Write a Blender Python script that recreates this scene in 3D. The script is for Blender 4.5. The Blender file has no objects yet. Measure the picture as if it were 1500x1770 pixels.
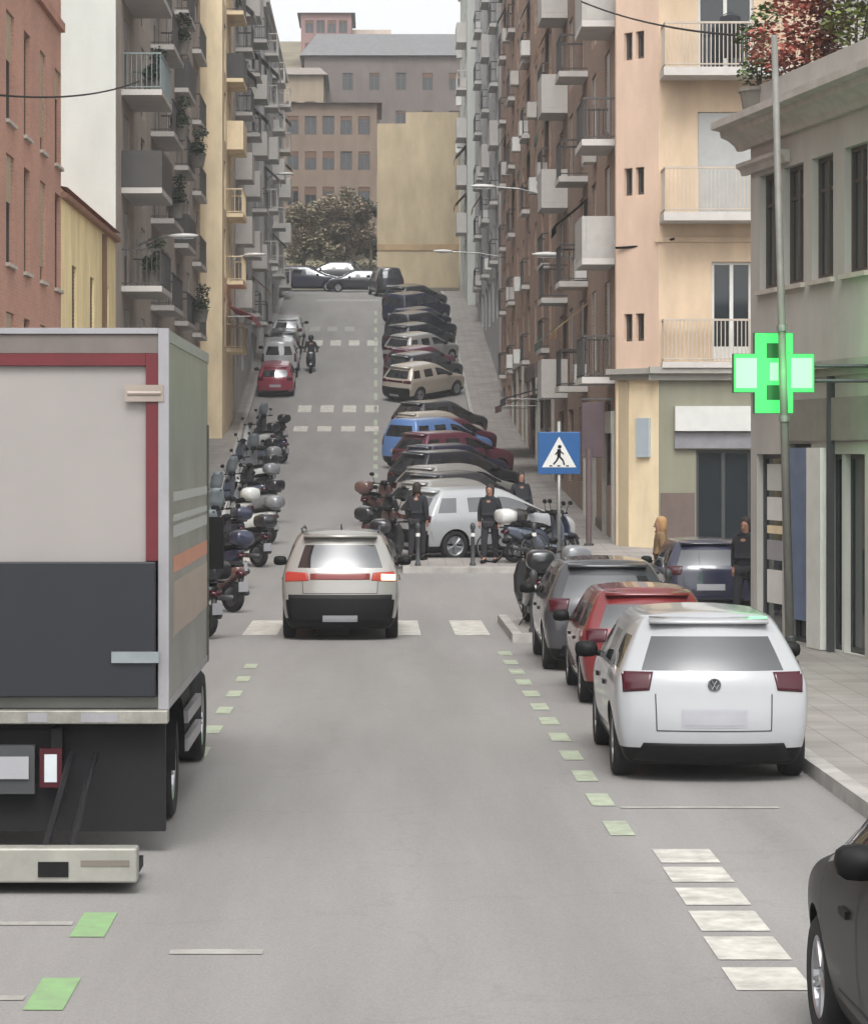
import bpy, bmesh, math, random
from mathutils import Vector, Matrix
from mathutils.bvhtree import BVHTree

SC = bpy.context.scene
COL = SC.collection
rnd = random.Random(11)
PI = math.pi
R = math.radians

# ---------------------------------------------------------------- camera
F, H, VX, VY = 4600.0, 2.9, 650.0, 786.0      # focal length in photo pixels, eye height, vanishing point
cd = bpy.data.cameras.new('camera'); cam = bpy.data.objects.new('camera', cd); COL.objects.link(cam)
cam.location = (0, 0, H); cam.rotation_euler = (R(90), 0, 0)
cd.sensor_fit = 'HORIZONTAL'; cd.sensor_width = 36.0; cd.lens = 36.0 * F / 1500.0
cd.shift_x = (750 - VX) / 1500.0; cd.shift_y = -(885 - VY) / 1500.0
cd.clip_start = 0.5; cd.clip_end = 3000
SC.camera = cam

# ---------------------------------------------------------------- sky, sun, exposure
SUN_EL, SUN_AZ = R(54), R(182)
w = bpy.data.worlds.new('World'); SC.world = w; w.use_nodes = True
nt = w.node_tree; bg = nt.nodes['Background']
sky = nt.nodes.new('ShaderNodeTexSky'); sky.sky_type = 'NISHITA'; sky.sun_disc = False
sky.sun_elevation = SUN_EL; sky.sun_rotation = SUN_AZ; sky.dust_density = 4.0; sky.air_density = 1.0; sky.ozone_density = 1.0
hs = nt.nodes.new('ShaderNodeHueSaturation'); hs.inputs['Saturation'].default_value = 0.06
nt.links.new(sky.outputs['Color'], hs.inputs['Color']); nt.links.new(hs.outputs['Color'], bg.inputs['Color'])
bg.inputs['Strength'].default_value = 0.15
sd = bpy.data.lights.new('sun', 'SUN'); sd.energy = 0.9; sd.angle = R(25); sd.color = (1.0, 0.975, 0.945)
sun = bpy.data.objects.new('sun', sd); COL.objects.link(sun)
d = Vector((math.sin(SUN_AZ) * math.cos(SUN_EL), math.cos(SUN_AZ) * math.cos(SUN_EL), math.sin(SUN_EL)))
sun.rotation_euler = d.to_track_quat('Z', 'Y').to_euler()
SC.view_settings.view_transform = 'Standard'; SC.view_settings.look = 'None'
SC.view_settings.gamma = 1.0; SC.view_settings.use_curve_mapping = False
SC.view_settings.exposure = 0.92

# ---------------------------------------------------------------- materials
def lin(c):
    return tuple((x / 255 / 12.92) if x / 255 <= 0.04045 else ((x / 255 + 0.055) / 1.055) ** 2.4 for x in c)
MATS = {}
def mat(name, rgb, rough=0.6, metal=0.0, var=0.12, scale=3.0, bump=0.0, stretch=None, coat=0.0, emit=None, estr=0.0, spec=0.5, detail=4, dark=None):
    """Principled material; the colour is broken up by noise in the object's own coordinates."""
    if name in MATS: return MATS[name]
    m = bpy.data.materials.new(name); m.use_nodes = True
    n = m.node_tree.nodes; l = m.node_tree.links; b = n['Principled BSDF']
    c = lin(rgb)
    b.inputs['Roughness'].default_value = rough; b.inputs['Metallic'].default_value = metal
    b.inputs['Specular IOR Level'].default_value = spec; b.inputs['Coat Weight'].default_value = coat
    if var > 0:
        tc = n.new('ShaderNodeTexCoord'); mp = n.new('ShaderNodeMapping'); l.new(tc.outputs['Object'], mp.inputs['Vector'])
        if stretch: mp.inputs['Scale'].default_value = stretch
        nz = n.new('ShaderNodeTexNoise'); nz.inputs['Scale'].default_value = scale; nz.inputs['Detail'].default_value = detail
        nz.inputs['Roughness'].default_value = 0.65
        l.new(mp.outputs['Vector'], nz.inputs['Vector'])
        rp = n.new('ShaderNodeValToRGB'); e = rp.color_ramp.elements
        e[0].position = 0.3; e[1].position = 0.72
        lo = lin(dark) if dark else tuple(x * (1 - var * 1.6) for x in c)
        e[0].color = (*lo, 1); e[1].color = (*[min(1, x * (1 + var)) for x in c], 1)
        l.new(nz.outputs['Fac'], rp.inputs['Fac']); l.new(rp.outputs['Color'], b.inputs['Base Color'])
        if bump > 0:
            n2 = n.new('ShaderNodeTexNoise'); n2.inputs['Scale'].default_value = scale * 12; n2.inputs['Detail'].default_value = 3
            l.new(tc.outputs['Object'], n2.inputs['Vector'])
            bp = n.new('ShaderNodeBump'); bp.inputs['Strength'].default_value = bump; bp.inputs['Distance'].default_value = 0.02
            l.new(n2.outputs['Fac'], bp.inputs['Height']); l.new(bp.outputs['Normal'], b.inputs['Normal'])
    else:
        b.inputs['Base Color'].default_value = (*c, 1)
    if emit:
        b.inputs['Emission Color'].default_value = (*lin(emit), 1); b.inputs['Emission Strength'].default_value = estr
    MATS[name] = m
    return m

def brick_mat(name, c1, c2, mortar, scale=1.0):
    if name in MATS: return MATS[name]
    m = bpy.data.materials.new(name); m.use_nodes = True
    n = m.node_tree.nodes; l = m.node_tree.links; b = n['Principled BSDF']; b.inputs['Roughness'].default_value = 0.85
    tc = n.new('ShaderNodeTexCoord'); sp = n.new('ShaderNodeSeparateXYZ'); l.new(tc.outputs['Object'], sp.inputs['Vector'])
    ad = n.new('ShaderNodeMath'); ad.operation = 'ADD'; l.new(sp.outputs['X'], ad.inputs[0]); l.new(sp.outputs['Y'], ad.inputs[1])
    cb = n.new('ShaderNodeCombineXYZ'); l.new(ad.outputs[0], cb.inputs['X']); l.new(sp.outputs['Z'], cb.inputs['Y'])
    bt = n.new('ShaderNodeTexBrick'); l.new(cb.outputs['Vector'], bt.inputs['Vector'])
    bt.inputs['Color1'].default_value = (*lin(c1), 1); bt.inputs['Color2'].default_value = (*lin(c2), 1); bt.inputs['Mortar'].default_value = (*lin(mortar), 1)
    bt.inputs['Scale'].default_value = scale; bt.inputs['Brick Width'].default_value = 0.26; bt.inputs['Row Height'].default_value = 0.075; bt.inputs['Mortar Size'].default_value = 0.008
    nz = n.new('ShaderNodeTexNoise'); nz.inputs['Scale'].default_value = 0.6; nz.inputs['Detail'].default_value = 5
    l.new(tc.outputs['Object'], nz.inputs['Vector'])
    mx = n.new('ShaderNodeMix'); mx.data_type = 'RGBA'; mx.blend_type = 'MULTIPLY'; mx.inputs['Factor'].default_value = 0.45
    l.new(bt.outputs['Color'], mx.inputs['A']); l.new(nz.outputs['Color'], mx.inputs['B'])
    rp = n.new('ShaderNodeValToRGB'); rp.color_ramp.elements[0].color = (0.62, 0.62, 0.62, 1); rp.color_ramp.elements[1].color = (1.1, 1.1, 1.1, 1)
    rp.color_ramp.elements[0].position = .3; rp.color_ramp.elements[1].position = .7
    l.new(nz.outputs['Fac'], rp.inputs['Fac']); l.new(rp.outputs['Color'], mx.inputs['B'])
    l.new(mx.outputs['Result'], b.inputs['Base Color'])
    MATS[name] = m
    return m

def plaster(name, rgb, var=0.14, **k):
    return mat(name, rgb, rough=0.88, var=var, scale=1.1, stretch=(1, 1, 0.35), bump=0.15, spec=0.3, **k)

def asphalt_mat():
    m = bpy.data.materials.new('asphalt'); m.use_nodes = True
    n = m.node_tree.nodes; l = m.node_tree.links; b = n['Principled BSDF']; b.inputs['Roughness'].default_value = 0.8
    b.inputs['Specular IOR Level'].default_value = 0.35
    tc = n.new('ShaderNodeTexCoord'); mp = n.new('ShaderNodeMapping'); mp.inputs['Scale'].default_value = (1.0, 0.09, 1.0)
    l.new(tc.outputs['Object'], mp.inputs['Vector'])
    a = n.new('ShaderNodeTexNoise'); a.inputs['Scale'].default_value = 0.9; a.inputs['Detail'].default_value = 6; a.inputs['Roughness'].default_value = 0.6
    l.new(mp.outputs['Vector'], a.inputs['Vector'])
    f = n.new('ShaderNodeTexNoise'); f.inputs['Scale'].default_value = 90; f.inputs['Detail'].default_value = 2
    l.new(tc.outputs['Object'], f.inputs['Vector'])
    r1 = n.new('ShaderNodeValToRGB'); e = r1.color_ramp.elements
    e[0].position = .3; e[1].position = .72; e[0].color = (0.198, 0.190, 0.182, 1); e[1].color = (0.262, 0.253, 0.244, 1)
    l.new(a.outputs['Fac'], r1.inputs['Fac'])
    r2 = n.new('ShaderNodeValToRGB'); e = r2.color_ramp.elements
    e[0].position = .3; e[1].position = .7; e[0].color = (0.82, 0.82, 0.82, 1); e[1].color = (1.1, 1.1, 1.1, 1)
    l.new(f.outputs['Fac'], r2.inputs['Fac'])
    mx = n.new('ShaderNodeMix'); mx.data_type = 'RGBA'; mx.blend_type = 'MULTIPLY'; mx.inputs['Factor'].default_value = 1
    l.new(r1.outputs['Color'], mx.inputs['A']); l.new(r2.outputs['Color'], mx.inputs['B'])
    # fine tar cracks
    vo = n.new('ShaderNodeTexVoronoi'); vo.feature = 'DISTANCE_TO_EDGE'; vo.inputs['Scale'].default_value = 0.35
    dn = n.new('ShaderNodeTexNoise'); dn.inputs['Scale'].default_value = 1.7; dn.inputs['Detail'].default_value = 4
    l.new(tc.outputs['Object'], dn.inputs['Vector'])
    va = n.new('ShaderNodeVectorMath'); va.operation = 'ADD'; l.new(tc.outputs['Object'], va.inputs[0]); l.new(dn.outputs['Color'], va.inputs[1])
    l.new(va.outputs['Vector'], vo.inputs['Vector'])
    cr = n.new('ShaderNodeValToRGB'); e = cr.color_ramp.elements
    e[0].position = 0.0; e[1].position = 0.012; e[0].color = (.93, .93, .93, 1); e[1].color = (1, 1, 1, 1)
    l.new(vo.outputs['Distance'], cr.inputs['Fac'])
    m2 = n.new('ShaderNodeMix'); m2.data_type = 'RGBA'; m2.blend_type = 'MULTIPLY'; m2.inputs['Factor'].default_value = 1
    l.new(mx.outputs['Result'], m2.inputs['A']); l.new(cr.outputs['Color'], m2.inputs['B'])
    l.new(m2.outputs['Result'], b.inputs['Base Color'])
    bp = n.new('ShaderNodeBump'); bp.inputs['Strength'].default_value = .25; bp.inputs['Distance'].default_value = .01
    l.new(f.outputs['Fac'], bp.inputs['Height']); l.new(bp.outputs['Normal'], b.inputs['Normal'])
    MATS['asphalt'] = m
    return m

def paving_mat(name, rgb, size=0.4):
    m = bpy.data.materials.new(name); m.use_nodes = True
    n = m.node_tree.nodes; l = m.node_tree.links; b = n['Principled BSDF']; b.inputs['Roughness'].default_value = 0.8
    tc = n.new('ShaderNodeTexCoord')
    bt = n.new('ShaderNodeTexBrick'); l.new(tc.outputs['Object'], bt.inputs['Vector']); bt.offset = 0.0
    c = lin(rgb)
    bt.inputs['Color1'].default_value = (*c, 1); bt.inputs['Color2'].default_value = (*[x * .9 for x in c], 1); bt.inputs['Mortar'].default_value = (*[x * .6 for x in c], 1)
    bt.inputs['Scale'].default_value = 1; bt.inputs['Brick Width'].default_value = size; bt.inputs['Row Height'].default_value = size; bt.inputs['Mortar Size'].default_value = 0.008
    nz = n.new('ShaderNodeTexNoise'); nz.inputs['Scale'].default_value = 1.3; nz.inputs['Detail'].default_value = 6; l.new(tc.outputs['Object'], nz.inputs['Vector'])
    rp = n.new('ShaderNodeValToRGB'); rp.color_ramp.elements[0].color = (.75, .74, .72, 1); rp.color_ramp.elements[1].color = (1.08, 1.08, 1.08, 1)
    rp.color_ramp.elements[0].position = .3; rp.color_ramp.elements[1].position = .7
    l.new(nz.outputs['Fac'], rp.inputs['Fac'])
    mx = n.new('ShaderNodeMix'); mx.data_type = 'RGBA'; mx.blend_type = 'MULTIPLY'; mx.inputs['Factor'].default_value = 1
    l.new(bt.outputs['Color'], mx.inputs['A']); l.new(rp.outputs['Color'], mx.inputs['B']); l.new(mx.outputs['Result'], b.inputs['Base Color'])
    MATS[name] = m
    return m

ASPH = asphalt_mat()
PAVE = paving_mat('paving', (146, 141, 137))
KERB = mat('kerb_stone', (160, 157, 152), rough=.8, var=.18, scale=2.5, bump=.2)
PAINTW = mat('road_paint', (190, 188, 180), rough=.7, var=.12, scale=5, dark=(150, 147, 140))
PAINTG = mat('green_road_paint', (118, 156, 104), rough=.7, var=.16, scale=5, dark=(118, 138, 106))
PAINTP = mat('pale_green_road_paint', (156, 166, 142), rough=.7, var=.2, scale=5, dark=(132, 136, 124))
PAINTF = mat('faded_road_paint', (148, 147, 141), rough=.7, var=.2, scale=5, dark=(128, 126, 121))
GLASS = mat('window_glass', (34, 40, 44), rough=.06, var=.0, spec=.7)
CARGLASS = mat('car_glass', (26, 30, 34), rough=.04, var=.0, spec=1.0); CARGLASS.node_tree.nodes['Principled BSDF'].inputs['IOR'].default_value = 1.9
RUBBER = mat('tyre_rubber', (20, 20, 21), rough=.85, var=.1, scale=20)
BLACK = mat('black_plastic', (12, 12, 13), rough=.6, var=.1, scale=9, spec=.25)
DARKGREY = mat('dark_grey_metal', (58, 60, 62), rough=.5, var=.1)
STEEL = mat('galvanised_steel', (150, 152, 150), rough=.42, metal=.7, var=.12, scale=6)
ALU = mat('alloy_rim', (165, 167, 170), rough=.3, metal=.85, var=.05)
REDGLASS = mat('red_lens', (62, 8, 22), rough=.2, var=.0, coat=.15)
WHITEP = mat('white_plastic', (214, 214, 210), rough=.45, var=.05)
PLATE = mat('number_plate', (150, 150, 154), rough=.4, var=.05)
CLEAR = mat('clear_lens', (190, 196, 200), rough=.1, var=.0, coat=.5)
SKIN = mat('skin', (156, 116, 98), rough=.6, var=.05)

# ---------------------------------------------------------------- mesh helpers
class MB:
    def __init__(s): s.v = []; s.f = []
    def add(s, vs, fs):
        o = len(s.v); s.v += [tuple(p) for p in vs]; s.f += [tuple(i + o for i in f) for f in fs]; return s
    def box(s, x0, y0, z0, x1, y1, z1, M=None):
        if x0 > x1: x0, x1 = x1, x0
        if y0 > y1: y0, y1 = y1, y0
        if z0 > z1: z0, z1 = z1, z0
        vs = [(x0, y0, z0), (x1, y0, z0), (x1, y1, z0), (x0, y1, z0), (x0, y0, z1), (x1, y0, z1), (x1, y1, z1), (x0, y1, z1)]
        if M is not None: vs = [M @ Vector(p) for p in vs]
        return s.add(vs, [(3, 2, 1, 0), (4, 5, 6, 7), (0, 1, 5, 4), (1, 2, 6, 5), (2, 3, 7, 6), (3, 0, 4, 7)])
    def quad(s, *p): return s.add(p, [tuple(range(len(p)))])
    def tube(s, p, q, r, n=8, r2=None, cap=True):
        p = Vector(p); q = Vector(q); d = (q - p)
        if d.length < 1e-6: return s
        d.normalize(); a = d.orthogonal().normalized(); b = d.cross(a); r2 = r if r2 is None else r2
        vs = [p + (a * math.cos(2 * PI * i / n) + b * math.sin(2 * PI * i / n)) * r for i in range(n)] + \
             [q + (a * math.cos(2 * PI * i / n) + b * math.sin(2 * PI * i / n)) * r2 for i in range(n)]
        fs = [(i, (i + 1) % n, n + (i + 1) % n, n + i) for i in range(n)]
        if cap: fs += [tuple(range(n - 1, -1, -1)), tuple(range(n, 2 * n))]
        return s.add(vs, fs)
    def path(s, pts, r, n=8):
        for a, b in zip(pts, pts[1:]): s.tube(a, b, r, n)
        return s
    def lathe(s, prof, M, n=20):
        """prof: (radius, height) pairs turned about local z, closed into a ring when it starts and ends off-axis"""
        vs = []
        for r, z in prof:
            for i in range(n): vs.append(M @ Vector((r * math.cos(2 * PI * i / n), r * math.sin(2 * PI * i / n), z)))
        fs = []
        for k in range(len(prof) - 1):
            for i in range(n): fs.append((k * n + i, k * n + (i + 1) % n, (k + 1) * n + (i + 1) % n, (k + 1) * n + i))
        return s.add(vs, fs)
    def loft(s, rings, cap=True):
        n = len(rings[0]); o = len(s.v)
        for r in rings: s.v += [tuple(p) for p in r]
        for k in range(len(rings) - 1):
            for i in range(n):
                s.f.append((o + k * n + i, o + k * n + (i + 1) % n, o + (k + 1) * n + (i + 1) % n, o + (k + 1) * n + i))
        if cap:
            s.f.append(tuple(o + i for i in range(n - 1, -1, -1))); m = (len(rings) - 1) * n
            s.f.append(tuple(o + m + i for i in range(n)))
        return s
    def prism(s, poly, M, t):
        """poly: 2-D outline in local x,z; extruded t along local y"""
        n = len(poly)
        vs = [M @ Vector((x, 0, z)) for x, z in poly] + [M @ Vector((x, t, z)) for x, z in poly]
        fs = [tuple(range(n)), tuple(range(2 * n - 1, n - 1, -1))] + [(i, n + i, n + (i + 1) % n, (i + 1) % n) for i in range(n)]
        return s.add(vs, fs)
    def mesh(s, name, m, smooth=False):
        me = bpy.data.meshes.new(name); me.from_pydata(s.v, [], s.f)
        bm = bmesh.new(); bm.from_mesh(me); bmesh.ops.recalc_face_normals(bm, faces=bm.faces); bm.to_mesh(me); bm.free()
        me.materials.append(m)
        if smooth: me.polygons.foreach_set('use_smooth', [True] * len(me.polygons))
        me.update(); return me
    def build(s, name, m, parent=None, smooth=False, bevel=0, loc=None, rz=0, sub=0):
        o = bpy.data.objects.new(name, s.mesh(name, m, smooth)); COL.objects.link(o)
        if parent: o.parent = parent
        if loc is not None: o.location = loc
        if rz: o.rotation_euler.z = rz
        if sub:
            k = o.modifiers.new('s', 'SUBSURF'); k.levels = k.render_levels = sub
        if bevel:
            k = o.modifiers.new('b', 'BEVEL'); k.width = bevel; k.segments = 2; k.limit_method = 'ANGLE'; k.angle_limit = R(40)
        return o

def sell(y, cx, cz, hw, hh, n=14, e=3.0):
    """superellipse ring in the x-z plane at y"""
    out = []
    for i in range(n):
        t = 2 * PI * i / n; c, q = math.cos(t), math.sin(t)
        out.append((cx + hw * math.copysign(abs(c) ** (2 / e), c), y, cz + hh * math.copysign(abs(q) ** (2 / e), q)))
    return out
def zell(z, cx, cy, hx, hy, n=14, e=3.0):
    return [(p[0], cy + (p[2]) , z) for p in sell(0, cx, 0, hx, hy, n, e)]

def tag(o, label=None, cat=None, group=None, kind=None):
    if label: o['label'] = label
    if cat: o['category'] = cat
    if group: o['group'] = group
    if kind: o['kind'] = kind
    return o
def empty(name, loc, rz=0.0, label=None, cat=None, group=None):
    o = bpy.data.objects.new(name, None); COL.objects.link(o); o.location = loc; o.rotation_euler.z = rz
    o.empty_display_size = .2
    return tag(o, label, cat, group)
def copy_tree(o, parent=None, keep=lambda c: True):
    c = o.copy(); COL.objects.link(c)
    if parent: c.parent = parent
    for ch in o.children:
        if keep(ch): copy_tree(ch, c, keep)
    return c
def link_mesh(name, me, parent=None, loc=(0, 0, 0), rz=0.0):
    o = bpy.data.objects.new(name, me); COL.objects.link(o); o.location = loc; o.rotation_euler.z = rz
    if parent: o.parent = parent
    return o
def evaluated(o):
    dg = bpy.context.evaluated_depsgraph_get(); dg.update()
    return bpy.data.meshes.new_from_object(o.evaluated_get(dg))
def kill(o):
    me = o.data; bpy.data.objects.remove(o)
    if me and me.users == 0: bpy.data.meshes.remove(me)

# ---------------------------------------------------------------- terrain profile
PR = [(-40, 0), (52, 0), (58, .14), (64, .42), (75, 1.0), (90, 1.95), (105, 3.1), (115, 4.05), (121, 4.95), (132, 6.9), (144, 9.0), (156, 11.1), (164, 12.4), (172, 13.3), (182, 14.2),
      (205, 19.0), (235, 29), (280, 43.5), (330, 54), (420, 60)]
def _slope(i):
    if i == 0 or i == len(PR) - 1: return 0.0 if i == 0 else .05
    (a, b), (c, d_), (e, f) = PR[i - 1], PR[i], PR[i + 1]
    s0, s1 = (d_ - b) / (c - a), (f - d_) / (e - c)
    return 0.0 if s0 * s1 <= 0 else 2 * s0 * s1 / (s0 + s1)
def _g(y):
    if y <= PR[0][0]: return PR[0][1]
    if y >= PR[-1][0]: return PR[-1][1]
    for i in range(len(PR) - 1):
        if PR[i][0] <= y <= PR[i + 1][0]:
            h = PR[i + 1][0] - PR[i][0]; t = (y - PR[i][0]) / h
            return (2 * t**3 - 3 * t**2 + 1) * PR[i][1] + (t**3 - 2 * t**2 + t) * h * _slope(i) + (-2 * t**3 + 3 * t**2) * PR[i + 1][1] + (t**3 - t**2) * h * _slope(i + 1)
def g(y):
    a = math.floor(y); t = y - a
    return _g(a) * (1 - t) + _g(a + 1) * t
def ysamples(a, b):
    return sorted(set([a, b] + [float(k) for k in range(math.ceil(a), math.floor(b) + 1)]))
def strip(name, xa, xb, ya, yb, up, m, side=0.0, kind='structure'):
    """a sheet that follows the street between two edges; side > 0 adds vertical faces down its rim"""
    fa = xa if callable(xa) else (lambda y: xa); fb = xb if callable(xb) else (lambda y: xb)
    b = MB(); ys = ysamples(ya, yb); n = len(ys)
    vs = [(fa(y), y, g(y) + up) for y in ys] + [(fb(y), y, g(y) + up) for y in ys]
    b.add(vs, [(i, n + i, n + i + 1, i + 1) for i in range(n - 1)])
    if side:
        for rim in (range(n), range(n, 2 * n)):
            rim = list(rim)
            for p, q in zip(rim, rim[1:]):
                P, Q = vs[p], vs[q]; b.quad(P, Q, (Q[0], Q[1], Q[2] - side), (P[0], P[1], P[2] - side))
        for p, q in ((0, n), (n - 1, 2 * n - 1)):
            P, Q = vs[p], vs[q]; b.quad(P, Q, (Q[0], Q[1], Q[2] - side), (P[0], P[1], P[2] - side))
    o = b.build(name, m); o['kind'] = kind
    return o
def lerp(pts):
    def f(y):
        if y <= pts[0][0]: return pts[0][1]
        for (a, b), (c, d_) in zip(pts, pts[1:]):
            if y <= c: return b + (d_ - b) * (y - a) / (c - a)
        return pts[-1][1]
    return f
XL = lerp([(44, -3.95), (60, -4.3), (115, -5.7), (400, -5.7)])
XLANE = lerp([(44, -1.9), (60, -2.9), (115, -3.7), (400, -3.8)])

# ---------------------------------------------------------------- ground, road, pavements
gb = MB(); ys = [float(k) for k in range(-40, 421, 1)]; xs = [-400, -60, -12, 0, 12, 60, 400]
gb.add([(x, y, g(y) - .03) for y in ys for x in xs],
       [(j * 7 + i, j * 7 + i + 1, j * 7 + 8 + i, j * 7 + 7 + i) for j in range(len(ys) - 1) for i in range(6)])
gb.build('ground', mat('dry_ground', (120, 112, 92), rough=.95, var=.25, scale=.3, bump=.2), smooth=True)['kind'] = 'structure'
strip('road', XL, lambda y: 3.9 if y < 46 else 4.2, -10, 176, .004, ASPH)
b = MB()
for y0, y1 in zip(ysamples(46, 60), ysamples(46, 60)[1:]): b.quad((4.2, y0, g(y0) + .004), (60, y0, g(y0) + .004), (60, y1, g(y1) + .004), (4.2, y1, g(y1) + .004))
b.build('side_road', ASPH)['kind'] = 'structure'
strip('upper_road', -40, 40, 176, 182, .004, ASPH)
strip('pavement', 4.06, 30, -10, 46, .13, PAVE, .16)
strip('kerb', 3.9, 4.06, -10, 41, .136, KERB, .16)
strip('pavement', 2.25, 4.06, 41.15, 46, .132, PAVE, .16)
strip('kerb', 2.1, 2.25, 41, 46, .14, KERB, .16); strip('kerb', 2.25, 4.06, 41, 41.15, .138, KERB, .16)
strip('pavement', 4.36, 30, 60.2, 174, .13, PAVE, .16)
strip('kerb', 4.2, 4.36, 62.6, 174, .137, KERB, .16)
strip('pavement', .75, 4.36, 60.2, 62.6, .128, PAVE, .16)
strip('kerb', .6, 30, 60.0, 60.2, .14, KERB, .16); strip('kerb', .6, .75, 60.2, 62.6, .138, KERB, .16)
strip('pavement', -40, lambda y: XL(y) - .16, -10, 174, .13, PAVE, .16)
strip('kerb', lambda y: XL(y) - .16, XL, -10, 174, .137, KERB, .16)

# painted markings, each set one sheet lying just above the asphalt
def marks(name, rects, m, up=.009):
    b = MB()
    for x0, x1, y0, y1 in rects:
        yy = ysamples(y0, y1)
        for a, c in zip(yy, yy[1:]): b.quad((x0, a, g(a) + up), (x1, a, g(a) + up), (x1, c, g(c) + up), (x0, c, g(c) + up))
    o = b.build(name, m); o['kind'] = 'structure'; return o
marks('crosswalk_stripes', [(x, x + .56, 42.6, 46.4) for x in (-2.15, -1.0, .16, 1.27)], PAINTW)
marks('crossing_blocks', [(-3.55 + k * 1.02, -2.95 + k * 1.02, y, y + 2.1) for k in range(4) for y in (113.6, 120.2)], PAINTW)
marks('crossing_blocks', [(-3.45 + k * .99, -2.88 + k * .99, y, y + 2.2) for k in range(4) for y in (142.5, )], PAINTW)
marks('crossing_blocks', [(-3.7 + k * .97, -3.15 + k * .97, y, y + 2.0) for k in range(3) for y in (148.5, )], PAINTF)
marks('stop_line', [(-3.7, .2, 163.5, 165.2)], PAINTF)
tops = [(19.5, 18.85), (18.66, 18.0), (17.76, 17.08), (16.86, 16.15), (15.96, 15.23), (15.0, 14.36)]
marks('parking_stripes', [(2.02 - i * .015, 2.44 - i * .015, b_, a_) for i, (a_, b_) in enumerate(tops)], PAINTW)
marks('parking_dashes', [(-1.84, -1.63, y, y + .85) for y in (13.85, 15.95)], PAINTG)
marks('parking_dashes', [(-1.8, -1.63, y, y + .8) for y in (25.5, 27.6, 29.7, 31.8, 33.9, 36.0)], PAINTP)
marks('parking_dashes', [(1.78, 1.97, y, y + .8) for y in (20.2, 21.9, 23.55, 25.2, 26.85, 28.5, 30.15, 31.8, 33.45, 35.1, 36.7, 38.3)], PAINTP)
marks('parking_lines', [(-3.9, -1.87, y, y + .12) for y in (14.1, 16.35)] + [(2.0, 3.3, 21.75, 21.87), (-1.2, -.66, 15.4, 15.55)], PAINTF)
marks('lane_edge_line', [(-.1, .06, y, y + 2.0) for y in range(64, 160, 4)], PAINTP)
marks('zebra_mark', [(-3.4, -2.75, 63, 66)], PAINTW)
# repair patches and manhole covers
#marks('asphalt_patch', [(.55, 1.5, 27.0, 31.5), (-1.2, -.3, 47, 51.5)], mat('patch_asphalt', (112, 110, 108), rough=.85, var=.12, scale=4, bump=.2), .006)
def manhole(x, y, label):
    b = MB(); b.lathe([(0.001, .012), (.27, .012), (.30, .009), (.33, .004)], Matrix.Translation((0, 0, 0)), 24)
    for k in range(-3, 4): b.box(-.2, k * .07 - .012, .012, .2, k * .07 + .012, .016)
    tag(b.build('manhole_cover', mat('cast_iron', (82, 80, 78), rough=.6, metal=.5, var=.2, scale=8), loc=(x, y, g(y) + .004)), label, 'manhole cover')
#manhole(.25, 34.5, 'round iron manhole cover set in the lane behind the silver car')
# ---------------------------------------------------------------- buildings
WIN_CACHE = {}
def window_meshes(w, h, fm, style):
    key = (round(w, 2), round(h, 2), fm.name, style)
    if key in WIN_CACHE: return WIN_CACHE[key]
    t = .07; b = MB()
    b.box(0, .10, 0, t, .16, h); b.box(w - t, .10, 0, w, .16, h); b.box(t, .10, h - t, w - t, .16, h); b.box(t, .10, 0, w - t, .16, t)
    if style in ('double', 'door'): b.box(w / 2 - .045, .09, t, w / 2 + .045, .17, h - t)
    if style == 'door': b.box(t, .105, t, w - t, .155, .35)
    if style == 'double' and h > 1.3: b.box(t, .11, h * .72, w - t, .15, h * .72 + .05)
    fr = b.mesh('window', fm)
    pn = MB().quad((t * .5, .135, t * .5), (w - t * .5, .135, t * .5), (w - t * .5, .135, h - t * .5), (t * .5, .135, h - t * .5)).mesh('pane', GLASS)
    sl = MB().box(-.07, -.07, -.07, w + .07, .1, -.002).mesh('sill', MATS.get('sill') or mat('sill', (178, 172, 162), rough=.8, var=.12))
    WIN_CACHE[key] = (fr, pn, sl); return WIN_CACHE[key]
BLIND_CACHE = {}
def blind_mesh(w, h, m):
    key = (round(w, 2), round(h, 2), m.name)
    if key not in BLIND_CACHE:
        b = MB(); n = max(2, int(h / .09)); p = h / n
        for k in range(n): b.quad((0.02, .05, -k * p), (0.02, .075, -(k + 1) * p), (w - .02, .075, -(k + 1) * p), (w - .02, .05, -k * p))
        BLIND_CACHE[key] = b.mesh('blind', m)
    return BLIND_CACHE[key]
FRAME_W = mat('white_window_frame', (205, 205, 200), rough=.5, var=.05)
FRAME_D = mat('dark_window_frame', (70, 62, 56), rough=.55, var=.08)
BLIND_W = mat('pale_roller_blind', (186, 188, 186), rough=.6, var=.06)
BLIND_C = mat('cream_roller_blind', (188, 172, 148), rough=.6, var=.06)
BLIND_B = mat('brown_roller_blind', (112, 88, 72), rough=.6, var=.06)

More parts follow.
